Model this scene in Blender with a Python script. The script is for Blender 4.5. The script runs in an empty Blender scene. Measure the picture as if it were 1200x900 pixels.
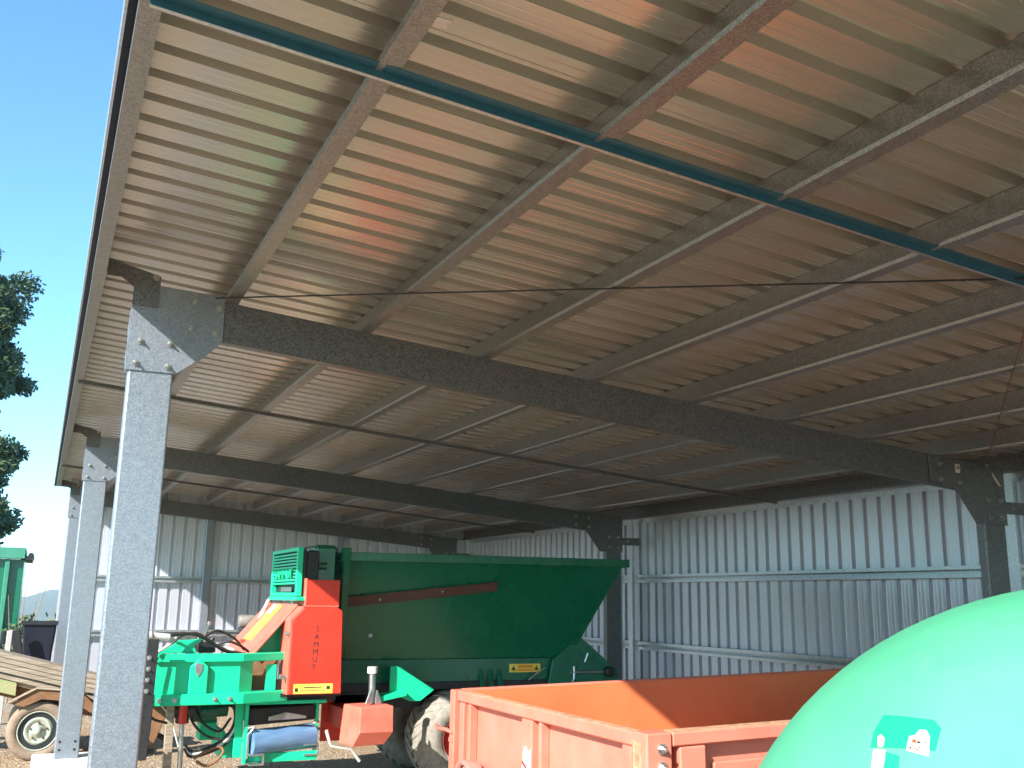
import bpy, bmesh, math, random
from mathutils import Vector, Matrix
random.seed(7)
C = bpy.context.scene.collection
sc = bpy.context.scene
R = math.radians

# ------------------------------------------------------------------ camera, sky, sun, exposure
yaw, pitch, roll = R(24.962), R(12.346), R(0.908)
fw = Vector((math.sin(yaw)*math.cos(pitch), math.cos(yaw)*math.cos(pitch), math.sin(pitch)))
rt0 = Vector((math.cos(yaw), -math.sin(yaw), 0)); up0 = rt0.cross(fw)
rt = rt0*math.cos(roll) + up0*math.sin(roll); up = up0*math.cos(roll) - rt0*math.sin(roll)
cam = bpy.data.objects.new('camera', bpy.data.cameras.new('camera')); C.objects.link(cam)
cam.matrix_world = Matrix(((rt.x, up.x, -fw.x, -0.3139), (rt.y, up.y, -fw.y, 0.0), (rt.z, up.z, -fw.z, 1.65), (0, 0, 0, 1)))
cam.data.sensor_width = 36; cam.data.lens = 1156.64/1200*36
cam.data.clip_start = 0.02; cam.data.clip_end = 30000
sc.camera = cam

SUN = Vector((1, .70, -.745)).normalized()          # direction the light travels
to_sun = -SUN
w = bpy.data.worlds.new('World'); sc.world = w; w.use_nodes = True
nt = w.node_tree; nt.nodes.clear()
sky = nt.nodes.new('ShaderNodeTexSky'); sky.sky_type = 'NISHITA'; sky.sun_disc = False
sky.sun_elevation = math.asin(to_sun.z); sky.sun_rotation = math.atan2(to_sun.x, to_sun.y) % (2*math.pi)
sky.altitude = 300; sky.air_density = 1.0; sky.dust_density = 0.3; sky.ozone_density = 2.0
bg = nt.nodes.new('ShaderNodeBackground'); bg.inputs[1].default_value = .14
wo = nt.nodes.new('ShaderNodeOutputWorld')
tint = nt.nodes.new('ShaderNodeMix'); tint.data_type = 'RGBA'; tint.blend_type = 'MULTIPLY'; tint.inputs[0].default_value = 1
tint.inputs[7].default_value = (.68, 1.04, 1.14, 1)
nt.links.new(sky.outputs[0], tint.inputs[6]); nt.links.new(tint.outputs[2], bg.inputs[0]); nt.links.new(bg.outputs[0], wo.inputs[0])
sl = bpy.data.lights.new('sun', 'SUN'); sl.energy = 5.0; sl.angle = R(.53); sl.color = (1, .955, .89)
so = bpy.data.objects.new('sun', sl); C.objects.link(so)
so.rotation_euler = SUN.to_track_quat('-Z', 'Y').to_euler()
sc.view_settings.view_transform = 'Standard'; sc.view_settings.look = 'None'
sc.view_settings.exposure = 1.17; sc.view_settings.gamma = 1
sc.render.engine = 'CYCLES'
cy = sc.cycles
cy.use_denoising = True
cy.max_bounces = 8; cy.diffuse_bounces = 3; cy.glossy_bounces = 5; cy.sample_clamp_indirect = 6
cy.caustics_reflective = True; cy.blur_glossy = .6

# ------------------------------------------------------------------ materials
MATS = {}
def mat(name, base, rough=.5, metal=0., var=None, scale=6., bump=0., bscale=80., spec=.5, kind='noise', stretch=None, rvar=0., coat=0., detail=4, wear=None):
    """one principled surface; var = second colour mixed in by a procedural pattern"""
    if name in MATS: return MATS[name]
    m = bpy.data.materials.new(name); m.use_nodes = True
    t = m.node_tree; p = t.nodes['Principled BSDF']
    p.inputs['Base Color'].default_value = (*base, 1); p.inputs['Roughness'].default_value = rough
    p.inputs['Metallic'].default_value = metal; p.inputs['Specular IOR Level'].default_value = spec
    if coat: p.inputs['Coat Weight'].default_value = coat; p.inputs['Coat Roughness'].default_value = .12
    tc = t.nodes.new('ShaderNodeTexCoord'); mp = t.nodes.new('ShaderNodeMapping')
    t.links.new(tc.outputs['Object'], mp.inputs[0])
    if stretch: mp.inputs['Scale'].default_value = stretch
    if var is not None:
        if kind == 'voronoi':
            n = t.nodes.new('ShaderNodeTexVoronoi'); n.inputs['Scale'].default_value = scale
            n2 = t.nodes.new('ShaderNodeTexNoise'); n2.inputs['Scale'].default_value = scale*.12; n2.inputs['Detail'].default_value = 5
            t.links.new(mp.outputs[0], n2.inputs['Vector'])
            sp = t.nodes.new('ShaderNodeSeparateColor'); t.links.new(n.outputs['Color'], sp.inputs[0])
            mx = t.nodes.new('ShaderNodeMath'); mx.operation = 'MULTIPLY_ADD'
            t.links.new(n2.outputs[0], mx.inputs[0]); mx.inputs[1].default_value = .45
            m2 = t.nodes.new('ShaderNodeMath'); m2.operation = 'MULTIPLY'; m2.inputs[1].default_value = .75
            t.links.new(sp.outputs[0], m2.inputs[0]); t.links.new(m2.outputs[0], mx.inputs[2]); fac = mx.outputs[0]
        else:
            n = t.nodes.new('ShaderNodeTexNoise'); n.inputs['Scale'].default_value = scale; n.inputs['Detail'].default_value = detail
            n.inputs['Roughness'].default_value = .65
            fac = n.outputs[0]
            t.links.new(mp.outputs[0], n.inputs['Vector'])
        if kind == 'voronoi': t.links.new(mp.outputs[0], n.inputs['Vector'])
        ramp = t.nodes.new('ShaderNodeValToRGB')
        ramp.color_ramp.elements[0].position = .3 if kind == 'noise' else .25
        ramp.color_ramp.elements[1].position = .7 if kind == 'noise' else .95
        ramp.color_ramp.elements[0].color = (*base, 1); ramp.color_ramp.elements[1].color = (*var, 1)
        t.links.new(fac, ramp.inputs[0]); t.links.new(ramp.outputs[0], p.inputs['Base Color'])
        if rvar:
            mr = t.nodes.new('ShaderNodeMapRange'); mr.inputs[1].default_value = .3; mr.inputs[2].default_value = .75
            mr.inputs[3].default_value = rough-rvar; mr.inputs[4].default_value = rough+rvar
            t.links.new(fac, mr.inputs[0]); t.links.new(mr.outputs[0], p.inputs['Roughness'])
    if wear:     # (colour, coverage 0..1, scale): chips, scuffs and dust with hard-ish edges
        wn = t.nodes.new('ShaderNodeTexNoise'); wn.inputs['Scale'].default_value = wear[2]; wn.inputs['Detail'].default_value = 9; wn.inputs['Roughness'].default_value = .72
        t.links.new(mp.outputs[0], wn.inputs['Vector'])
        wr = t.nodes.new('ShaderNodeValToRGB'); e_ = wr.color_ramp.elements
        e_[0].position = .70-.3*wear[1]; e_[1].position = .76-.3*wear[1]+(.12 if len(wear) > 3 else 0)
        e_[0].color = (0, 0, 0, 1); k_ = wear[3] if len(wear) > 3 else .85; e_[1].color = (k_, k_, k_, 1)
        t.links.new(wn.outputs[0], wr.inputs[0])
        wm = t.nodes.new('ShaderNodeMix'); wm.data_type = 'RGBA'; wm.inputs[7].default_value = (*wear[0], 1); wm.inputs[6].default_value = (*base, 1)
        t.links.new(wr.outputs[0], wm.inputs[0])
        if var is not None: t.links.new(ramp.outputs[0], wm.inputs[6])
        t.links.new(wm.outputs[2], p.inputs['Base Color'])
    if bump:
        nb = t.nodes.new('ShaderNodeTexNoise'); nb.inputs['Scale'].default_value = bscale; nb.inputs['Detail'].default_value = 4
        t.links.new(mp.outputs[0], nb.inputs['Vector'])
        b = t.nodes.new('ShaderNodeBump'); b.inputs['Strength'].default_value = bump; b.inputs['Distance'].default_value = .02
        t.links.new(nb.outputs[0], b.inputs['Height']); t.links.new(b.outputs[0], p.inputs['Normal'])
    MATS[name] = m
    return m

M_galv = mat('galvanised_steel', (.23, .255, .295), .36, .55, (.355, .39, .44), 190, kind='voronoi', rvar=.06)
M_galvsh = mat('galvanised_steel_shaded', (.105, .108, .115), .42, .55, (.23, .23, .235), 150, kind='voronoi', rvar=.06)  # darker copy of the galvanised steel, shade under the roof put into the colour
M_purl = mat('galvanised_purlin', (.235, .232, .23), .40, .7, (.40, .395, .39), 190, kind='voronoi', rvar=.06)
M_roof = mat('zincalume_roof', (.60, .565, .51), .26, .58, (.64, .605, .55), 2.5, stretch=(.10, 14, 1), rvar=.03)
M_wall = mat('zincalume_wall', (.60, .61, .68), .32, .45, (.66, .67, .74), 3, stretch=(7, 7, .25), rvar=.04)
M_girt = mat('galvanised_girt', (.50, .52, .55), .36, .85, (.68, .70, .72), 70, kind='voronoi', rvar=.06)
M_bolt = mat('zinc_bolt', (.62, .62, .60), .35, .9, (.42, .40, .37), 40)
M_navy = mat('navy_flashing', (.006, .010, .028), .5, 0, (.012, .018, .04), 12, spec=.2)
M_conc = mat('footing_concrete', (.52, .50, .46), .9, 0, (.66, .64, .60), 9, bump=.3, bscale=40)
M_green = mat('dark_green', (.001, .115, .058), .28, 0, (.002, .135, .068), 3.5, bump=.02, bscale=14, coat=.3, rvar=.08, wear=((.03, .11, .065), .3, 3, .3))  # darker green than the front parts
M_greenl = mat('green_paint_front', (.005, .56, .265), .42, 0, (.010, .62, .31), 4, bump=.03, bscale=20, rvar=.08, wear=((.10, .30, .20), .2, 8, .6))
M_red = mat('red_paint', (.60, .035, .018), .40, 0, (.66, .045, .022), 4, bump=.02, bscale=20, rvar=.08, wear=((.62, .16, .10), .2, 7, .5))
M_redp = mat('pale_red_paint', (.68, .125, .08), .5, 0, (.74, .19, .13), 5, bump=.04, bscale=20, rvar=.08, wear=((.40, .10, .07), .15, 9))
M_orange = mat('faded_orange_paint', (.64, .15, .095), .5, 0, (.72, .22, .15), 3, bump=.06, bscale=18, rvar=.1, wear=((.30, .11, .06), .18, 9))
M_orin = mat('bin_orange_paint', (.66, .20, .075), .5, 0, (.60, .15, .05), 3, bump=.06, bscale=9, rvar=.1, wear=((.34, .15, .07), .3, 5, .6))
M_rust = mat('rusty_edge', (.33, .15, .07), .8, 0, (.62, .36, .22), 25, bump=.2, bscale=60)
M_black = mat('black_paint', (.014, .014, .016), .45, 0, (.03, .03, .03), 10)
M_rubber = mat('black_rubber', (.02, .02, .02), .6, 0, (.035, .033, .03), 15)
M_tyre = mat('dusty_tyre', (.20, .185, .155), .85, 0, (.34, .31, .265), 14, bump=.3, bscale=60)
M_tyret = mat('brown_dusty_tyre', (.20, .14, .095), .85, 0, (.33, .24, .165), 9, bump=.25, bscale=60)
M_rimg = mat('pale_rim', (.26, .28, .20), .55, .1, (.52, .54, .44), 12, bump=.1, wear=((.14, .09, .05), .4, 14, .8))
M_yel = mat('yellow_label', (.80, .62, .04), .45, 0, (.86, .72, .16), 30)
M_orl = mat('orange_label', (.80, .25, .02), .45)
M_dkprint = mat('dark_print', (.03, .03, .03), .5)
M_rprint = mat('red_print', (.6, .08, .02), .5)
M_brown = mat('brown_board', (.07, .03, .022), .7, 0, (.12, .055, .04), 8, stretch=(.3, 1, 4), bump=.2)
M_steel = mat('bright_steel', (.62, .62, .62), .3, .9, (.45, .45, .45), 20)
M_white = mat('white_paint', (.72, .71, .66), .5, 0, (.55, .53, .47), 12)
M_blue = mat('blue_roller', (.10, .20, .36), .4, 0, (.16, .29, .46), 5, stretch=(1, 1, 4), rvar=.08)
M_rustbr = mat('rusty_iron', (.16, .075, .03), .8, 0, (.26, .13, .06), 12, bump=.3)
M_timb = mat('weathered_timber', (.20, .15, .105), .85, 0, (.44, .36, .27), 5, stretch=(.5, 8, 14), bump=.3, bscale=30)
M_timbg = mat('peeling_green_timber', (.40, .30, .17), .8, 0, (.24, .33, .13), 6, stretch=(1, 2, 3), bump=.3, bscale=30)
M_tank = mat('green_polyethylene', (.075, .41, .22), .40, 0, (.12, .46, .27), 1.6, bump=.03, bscale=5, rvar=.05, spec=.5, wear=((.18, .46, .28), .35, 2.5, .5))
M_tankd = mat('unfaded_polyethylene', (.010, .40, .18), .4, 0, (.014, .44, .205), 4)
M_paper = mat('torn_white_sticker', (.78, .74, .68), .6, 0, (.70, .62, .56), 60)
M_ysticker = mat('pale_yellow_sticker', (.74, .70, .36), .6, 0, (.66, .62, .42), 40)
M_teal = mat('bridging_steel', (.03, .115, .175), .4, .3, (.05, .15, .21), 20)  # teal paints reflected sky into the near bridging run
M_bing = mat('weathered_green_paint', (.03, .20, .12), .55, 0, (.06, .26, .17), 5, bump=.05)
M_bucket = mat('dark_navy_steel', (.006, .008, .02), .5, 0, (.012, .014, .028), 6)
M_bark = mat('gum_bark', (.22, .17, .13), .9, 0, (.34, .28, .22), 8, bump=.4, bscale=20)
def leafmat(name, a, b):
    m = mat(name, a, .5, 0, b, .9, detail=2)
    t = m.node_tree; p = t.nodes['Principled BSDF']
    p.inputs['Transmission Weight'].default_value = 0
    return m
M_leaf = leafmat('gum_leaves', (.035, .075, .03), (.085, .12, .055))
M_hedge = leafmat('hedge_leaves', (.07, .10, .03), (.13, .15, .05))

# ------------------------------------------------------------------ mesh helpers
class MB:
    def __init__(s): s.v = []; s.f = []; s.sm = []
    def add(s, vs, fs, smooth=False):
        k = len(s.v); s.v += [tuple(v) for v in vs]
        for f in fs: s.f.append(tuple(i+k for i in f)); s.sm.append(smooth)
        return s
    def box(s, a, b, M=None):
        x0, y0, z0 = a; x1, y1, z1 = b
        vs = [Vector(p) for p in ((x0,y0,z0),(x1,y0,z0),(x1,y1,z0),(x0,y1,z0),(x0,y0,z1),(x1,y0,z1),(x1,y1,z1),(x0,y1,z1))]
        if M: vs = [M @ v for v in vs]
        return s.add(vs, [(0,3,2,1),(4,5,6,7),(0,1,5,4),(1,2,6,5),(2,3,7,6),(3,0,4,7)])
    def prism(s, poly, ax, a, b):
        """polygon of 2-D points; ax = extrusion axis: 'y' takes (x,z), 'x' takes (y,z), 'z' takes (x,y)"""
        def P(p, t):
            return {'y': (p[0], t, p[1]), 'x': (t, p[0], p[1]), 'z': (p[0], p[1], t)}[ax]
        n = len(poly)
        vs = [P(p, a) for p in poly] + [P(p, b) for p in poly]
        fs = [tuple(range(n)), tuple(range(2*n-1, n-1, -1))] + [(i, n+i, n+(i+1) % n, (i+1) % n) for i in range(n)]
        return s.add(vs, fs)
    def loft(s, A, B, caps=(True, True)):
        n = len(A); fs = [(i, (i+1) % n, n+(i+1) % n, n+i) for i in range(n)]
        if caps[0]: fs.append(tuple(range(n-1, -1, -1)))
        if caps[1]: fs.append(tuple(range(n, 2*n)))
        return s.add(list(A)+list(B), fs)
    def tube(s, pts, r, n=8, smooth=True, cap=True):
        pts = [Vector(p) for p in pts]; rs = r if isinstance(r, (list, tuple)) else [r]*len(pts)
        vs = []; ref = None
        for i, p in enumerate(pts):
            d = (pts[min(i+1, len(pts)-1)] - pts[max(i-1, 0)]).normalized()
            if ref is None: ref = d.orthogonal().normalized()
            u = (ref - d*ref.dot(d)).normalized(); ref = u; v = d.cross(u)
            for k in range(n):
                a = 2*math.pi*k/n; vs.append(p + (u*math.cos(a)+v*math.sin(a))*rs[i])
        m = len(pts)
        fs = [(i*n+k, i*n+(k+1) % n, (i+1)*n+(k+1) % n, (i+1)*n+k) for i in range(m-1) for k in range(n)]
        s.add(vs, fs, smooth)
        if cap: s.add(vs[:n], [tuple(range(n-1, -1, -1))]); s.add(vs[-n:], [tuple(range(n))])
        return s
    def hose(s, pts, r, n=8):
        P_ = [Vector(p) for p in pts]; P_ = [P_[0]*2-P_[1]] + P_ + [P_[-1]*2-P_[-2]]; out = []
        for i in range(1, len(P_)-2):
            a, b, c, d = P_[i-1:i+3]
            for k in range(6):
                u = k/6; out.append(.5*((2*b)+(c-a)*u+(2*a-5*b+4*c-d)*u*u+(3*b-a-3*c+d)*u**3))
        return s.tube(out+[P_[-2]], r, n)
    def lathe(s, prof, c, ax='y', n=32, smooth=True, closed=False):
        """prof = (radius, offset along axis)"""
        vs = []
        for r, t in prof:
            for k in range(n):
                a = 2*math.pi*k/n; ca, sa = r*math.cos(a), r*math.sin(a)
                vs.append({'y': (c[0]+ca, c[1]+t, c[2]+sa), 'z': (c[0]+ca, c[1]+sa, c[2]+t), 'x': (c[0]+t, c[1]+ca, c[2]+sa)}[ax])
        m = len(prof); rng = range(m if closed else m-1)
        fs = [(i*n+k, i*n+(k+1) % n, ((i+1) % m)*n+(k+1) % n, ((i+1) % m)*n+k) for i in rng for k in range(n)]
        return s.add(vs, fs, smooth)
    def mesh(s, name, off=(0, 0, 0), material=None):
        me = bpy.data.meshes.new(name); o = Vector(off)
        me.from_pydata([tuple(Vector(v)-o) for v in s.v], [], s.f)
        me.polygons.foreach_set('use_smooth', s.sm)
        b = bmesh.new(); b.from_mesh(me); bmesh.ops.recalc_face_normals(b, faces=b.faces); b.to_mesh(me); b.free()
        if material: me.materials.append(material)
        me.update(); return me

def base_of(parent):
    v = Vector((0, 0, 0))
    while parent: v += parent.location; parent = parent.parent
    return v
def part(name, mb, m, parent, bevel=0., label=None, seg=1):
    """mesh object whose world-space vertices are stored relative to its thing"""
    o = bpy.data.objects.new(name, mb.mesh(name, base_of(parent), m)); C.objects.link(o); o.parent = parent
    if bevel:
        md = o.modifiers.new('bevel', 'BEVEL'); md.width = bevel; md.segments = seg; md.limit_method = 'ANGLE'; md.angle_limit = R(40)
    if label: o['label'] = label
    return o
def inst(name, me, parent, loc, rot=None):
    o = bpy.data.objects.new(name, me); C.objects.link(o); o.parent = parent
    o.location = Vector(loc) - base_of(parent)
    if rot: o.rotation_euler = rot
    return o
def thing(name, label, cat, loc, group=None):
    o = bpy.data.objects.new(name, None); C.objects.link(o); o.location = loc; o.empty_display_size = .2
    o['label'] = label; o['category'] = cat
    if group: o['group'] = group
    return o
def structure(name, mb, m):
    o = bpy.data.objects.new(name, mb.mesh(name, (0, 0, 0), m)); C.objects.link(o); o['kind'] = 'structure'; return o
def strip(pts, t):
    """closed outline of an open folded-sheet profile of thickness t"""
    P = [Vector(p) for p in pts]; out = []
    for i, p in enumerate(P):
        d0 = (P[i]-P[i-1]).normalized() if i else None
        d1 = (P[i+1]-P[i]).normalized() if i < len(P)-1 else None
        if d0 is None: d0 = d1
        if d1 is None: d1 = d0
        n0 = Vector((-d0.y, d0.x)); n1 = Vector((-d1.y, d1.x)); b = (n0+n1)
        b = b/max(b.length_squared/2, .3)
        out.append(p + b*t)
    return [tuple(p) for p in P] + [tuple(p) for p in reversed(out)]
def sheetbar(mb, pts, t, ax, a, b):
    """folded sheet section extruded along an axis, made of convex quads"""
    cl = strip(pts, t); n = len(pts)
    for i in range(n-1):
        q = [cl[i], cl[i+1], cl[2*n-2-i], cl[2*n-1-i]]
        mb.prism(q, ax, a, b)
    return mb
def text(name, body, size, M, material, parent, extrude=.0015, align='CENTER'):
    cu = bpy.data.curves.new(name, 'FONT'); cu.body = body; cu.size = size; cu.extrude = extrude; cu.align_x = align; cu.align_y = 'CENTER'
    cu.resolution_u = 2
    tmp = bpy.data.objects.new('tmp', cu); C.objects.link(tmp)
    dg = bpy.context.evaluated_depsgraph_get()
    me = bpy.data.meshes.new_from_object(tmp.evaluated_get(dg)); bpy.data.objects.remove(tmp)
    B = Matrix.Translation(-base_of(parent))
    me.transform(B @ M); me.materials.clear(); me.materials.append(material); me.name = name
    o = bpy.data.objects.new(name, me); C.objects.link(o); o.parent = parent; return o
FACE_Y = lambda x, y, z: Matrix(((1,0,0,x),(0,0,-1,y),(0,1,0,z),(0,0,0,1)))       # text readable from -y
FACE_X = lambda x, y, z: Matrix(((0,0,-1,x),(-1,0,0,y),(0,1,0,z),(0,0,0,1)))      # text readable from -x

# ------------------------------------------------------------------ shed dimensions
Y1, D = 5.6227, 5.9802
YK = lambda k: Y1+(k-1)*D
XE, ZE, S = -.1645, 3.352, -.0837
zt = lambda x: ZE + S*(x-XE)                 # underside of purlins = top of rafters
WC, DR, XB, XW = .235, .24, 6.517, 7.10
G = -.10                                     # gravel level
YN, YF = -.62, 17.72
PX = [.5524+.79766*k for k in range(8)]
ANG = math.atan(S)

# ------------------------------------------------------------------ ground, hills
def height(x, y):
    r = math.hypot(x-2, y-6)
    h = G
    if r > 45: h -= 130*(1-math.exp(-((r-45)/420)**1.3))
    return h
gm = MB()
rad = [0, 3, 6, 9, 12, 16, 20, 26, 34, 45, 60, 85, 120, 170, 250, 360, 520, 760, 1100, 1600, 2300, 3200, 4500, 6500]
n = 96; vs = []; fs = []
for i, r in enumerate(rad):
    for k in range(n):
        a = 2*math.pi*k/n; x, y = 2+r*math.cos(a), 6+r*math.sin(a); vs.append((x, y, height(x, y)))
for i in range(len(rad)-1):
    for k in range(n):
        fs.append((i*n+k, i*n+(k+1) % n, (i+1)*n+(k+1) % n, (i+1)*n+k))
gm.add(vs, fs, True)
# gravel ground: tan gravel near, grass and paddock far
mg = bpy.data.materials.new('gravel_ground'); mg.use_nodes = True
t = mg.node_tree; p = t.nodes['Principled BSDF']; p.inputs['Roughness'].default_value = .95; p.inputs['Specular IOR Level'].default_value = .2
tc = t.nodes.new('ShaderNodeTexCoord')
def N(ty, **kw):
    nd = t.nodes.new(ty)
    for k_, v_ in kw.items(): nd.inputs[k_].default_value = v_
    return nd
n1 = N('ShaderNodeTexNoise', Scale=.55, Detail=6, Roughness=.6); n2 = N('ShaderNodeTexVoronoi', Scale=38); n3 = N('ShaderNodeTexNoise', Scale=14, Detail=6)
for nn in (n1, n2, n3): t.links.new(tc.outputs['Object'], nn.inputs['Vector'])
r1 = t.nodes.new('ShaderNodeValToRGB'); e = r1.color_ramp.elements
e[0].position = .38; e[0].color = (.37, .30, .22, 1); e[1].position = .66; e[1].color = (.37, .23, .125, 1)
t.links.new(n1.outputs[0], r1.inputs[0])
sp = t.nodes.new('ShaderNodeSeparateColor'); t.links.new(n2.outputs['Color'], sp.inputs[0])
r2 = t.nodes.new('ShaderNodeValToRGB'); e = r2.color_ramp.elements
e[0].color = (.55, .55, .55, 1); e[1].color = (1.25, 1.22, 1.15, 1); t.links.new(sp.outputs[0], r2.inputs[0])
mu = t.nodes.new('ShaderNodeMix'); mu.data_type = 'RGBA'; mu.blend_type = 'MULTIPLY'; mu.inputs[0].default_value = .8
t.links.new(r1.outputs[0], mu.inputs[6]); t.links.new(r2.outputs[0], mu.inputs[7])
ln = t.nodes.new('ShaderNodeVectorMath'); ln.operation = 'DISTANCE'; ln.inputs[1].default_value = (2, 6, 0)
t.links.new(tc.outputs['Object'], ln.inputs[0])
mr = N('ShaderNodeMapRange'); mr.inputs[1].default_value = 18; mr.inputs[2].default_value = 28; t.links.new(ln.outputs['Value'], mr.inputs[0])
n4 = N('ShaderNodeTexNoise', Scale=.02, Detail=8); t.links.new(tc.outputs['Object'], n4.inputs['Vector'])
r3 = t.nodes.new('ShaderNodeValToRGB'); e = r3.color_ramp.elements
e[0].position = .35; e[0].color = (.05, .085, .03, 1); e[1].position = .7; e[1].color = (.15, .17, .06, 1); t.links.new(n4.outputs[0], r3.inputs[0])
m2 = t.nodes.new('ShaderNodeMix'); m2.data_type = 'RGBA'
t.links.new(mr.outputs[0], m2.inputs[0]); t.links.new(mu.outputs[2], m2.inputs[6]); t.links.new(r3.outputs[0], m2.inputs[7])
t.links.new(m2.outputs[2], p.inputs['Base Color'])
bp = t.nodes.new('ShaderNodeBump'); bp.inputs['Strength'].default_value = .7; bp.inputs['Distance'].default_value = .02
t.links.new(n2.outputs['Distance'], bp.inputs['Height']); t.links.new(bp.outputs[0], p.inputs['Normal'])
structure('ground', gm, mg)
# loose stones where the gravel shows in the picture
ico = bmesh.new(); bmesh.ops.create_icosphere(ico, subdivisions=1, radius=1)
iv = [v.co.copy() for v in ico.verts]; fi = [tuple(v.index for v in f.verts) for f in ico.faces]; ico.free()
peb = MB()
for q in range(9000):
    if q < 7600: x, y = random.uniform(-1.2, 3.2), random.uniform(10.9, 16.5)
    else: x, y = random.uniform(-5, 5), random.uniform(-1, 16)
    r = random.choice((.004, .006, .008, .010, .014)); a = random.uniform(0, 6.3)
    sx, sy, sz = r*random.uniform(.8, 1.4), r*random.uniform(.7, 1.2), r*random.uniform(.4, .8)
    peb.add([(x+(v.x*math.cos(a)-v.y*math.sin(a))*sx, y+(v.x*math.sin(a)+v.y*math.cos(a))*sy, G+v.z*sz+.002) for v in iv], fi)
ob = bpy.data.objects.new('gravel', peb.mesh('gravel', (0,0,0), mat('loose_stones', (.22, .165, .11), .9, 0, (.44, .36, .27), 9))); C.objects.link(ob); ob['kind'] = 'stuff'
# distant range across the valley
hm = MB(); vs = []; fs = []
na, nr = 140, 7
for i in range(nr):
    for k in range(na):
        a = R(-75+150*k/(na-1)); r = 2500+i*420
        ridge = math.sin(math.pi*i/(nr-1))**.8
        h = -128 + ridge*(128+18*math.sin(k*.33+1)+14*math.sin(k*.91)+7*math.sin(k*2.3+i)+12)
        vs.append((r*math.sin(a), r*math.cos(a), h))
for i in range(nr-1):
    for k in range(na-1): fs.append((i*na+k, i*na+k+1, (i+1)*na+k+1, (i+1)*na+k))
hm.add(vs, fs, True)
structure('hills', hm, mat('wooded_hills', (.045, .075, .035), .9, 0, (.09, .12, .05), .01, detail=8))

# ------------------------------------------------------------------ the shed
shed = thing('farm_shed', 'open fronted galvanised steel farm shed with a ribbed skillion roof', 'shed', (0, YK(1), G))
RIB = .19
def rib_profile(width, amp=1):
    pts = []; k = 0; x = 0
    while k*RIB < width-.001:
        b = k*RIB
        pts += [(b+.052, 0), (b+.094, 0), (b+.098, .0012), (b+.102, 0),
                (b+.145, 0), (b+.149, .0012), (b+.153, 0), (b+.177, 0), (b+.184, .043), (b+.235, .043)]
        k += 1
    return [(-.0, 0)]*0 + [(0.0-.0, .0)]*0 + [(.045, .043)] + pts
def profile_sheet(width, place, n_len, flip=False):
    """ribbed sheet: place(u, h, t) -> world point, t in 0..1 along the ribs"""
    pr = rib_profile(width); mb = MB(); m_ = len(pr); vs = []
    for j in range(n_len+1):
        for u, h in pr: vs.append(place(u-.043, h, j/n_len))
    th = len(vs)
    for j in range(n_len+1):
        for u, h in pr: vs.append(place(u-.043, h+.0022, j/n_len))
    fs = []
    for base, rev in ((0, False), (th, True)):
        for j in range(n_len):
            for i in range(m_-1):
                q = (base+j*m_+i, base+j*m_+i+1, base+(j+1)*m_+i+1, base+(j+1)*m_+i); fs.append(q[::-1] if rev else q)
    for i in range(m_-1):
        for j in (0, n_len): a = j*m_+i; fs.append((a, a+1, th+a+1, th+a))
    for i in (0, m_-1):
        for j in range(n_len): a = j*m_+i; fs.append((a, a+m_, th+a+m_, th+a))
    mb.add(vs, fs); return mb
SHW = .76
# roof: sheets lying on the purlins, ribs running down the slope
X0, X1 = -.243, 7.16
me = profile_sheet(SHW, lambda u, h, t_: (X0+(X1-X0)*t_, u, zt(X0+(X1-X0)*t_)+.153+h), 1).mesh('roof_sheet', (0, 0, 0), M_roof)
y = YN; phase = (3.205-.045-YN) % RIB
k = 0
while YN+phase-.19+k*SHW < YF-.1:
    inst('roof_sheet', me, shed, (0, YN+phase-.19+k*SHW, 0)); k += 1
YEND = YN+phase-.19+k*SHW
# purlins: Z sections, one length per bay with a lap near each rafter
def zsec(mb, x, z, ya, yb, ax='y', hgt=.15, fl=.068, lip=.013, t_=.0024):
    return sheetbar(mb, [(x+fl, z+hgt-lip), (x+fl, z+hgt), (x, z+hgt), (x, z), (x-fl, z), (x-fl-.006, z+lip)], t_, 'y', ya, yb)
bays = [(YN, YK(1)), (YK(1), YK(2)), (YK(2), YF-.02)]
for x in PX:
    for q, (a, b) in enumerate(bays):
        o = .004*(q % 2)
        part('purlin', zsec(MB(), x+o, zt(x)+.0005+o*.4, a-.02, b+.42 if q < 2 else b), M_purl, shed)
# eave purlin (C) and rear eave purlin
for q, (a, b) in enumerate(bays):
    o = .002*(q % 2)
    part('eave_purlin', sheetbar(MB(), [(-.165+o, ZE+.015), (-.165+o, ZE-.001*q), (-.225+o, ZE-.001*q), (-.225+o, ZE+.152), (-.165+o, ZE+.152), (-.165+o, ZE+.138)], .0024, 'y', a, b+.1 if q < 2 else b), M_purl, shed)
    zb = zt(6.94)
    part('rear_eave_purlin', sheetbar(MB(), [(6.90, zb+.015), (6.90, zb), (6.965+o, zb), (6.965+o, zb+.148), (6.90, zb+.148), (6.90, zb+.135)], .0024, 'y', a, b), M_galvsh, shed)
# navy eave flashing outside the eave purlin, pale turned-down edge
part('eave_flashing', sheetbar(MB(), [(-.2285, ZE+.054), (-.2285, ZE+.060), (-.2540, ZE+.060)], .0012, 'y', YN, YEND), M_navy, shed)
part('eave_flashing_edge', MB().box((-.263, YN, ZE+.058), (-.2545, YEND, ZE+.200)), M_girt, shed)
# barge flashing at the far end
b_ = MB()
for a_, c_ in ((-.26, 7.18),):
    b_.loft([(a_, YEND+.001, zt(a_)+.06), (c_, YEND+.001, zt(c_)+.06), (c_, YEND+.001, zt(c_)+.205), (a_, YEND+.001, zt(a_)+.205)],
            [(a_, YEND+.02, zt(a_)+.06), (c_, YEND+.02, zt(c_)+.06), (c_, YEND+.02, zt(c_)+.205), (a_, YEND+.02, zt(a_)+.205)])
part('barge_flashing', b_, M_girt, shed)
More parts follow.
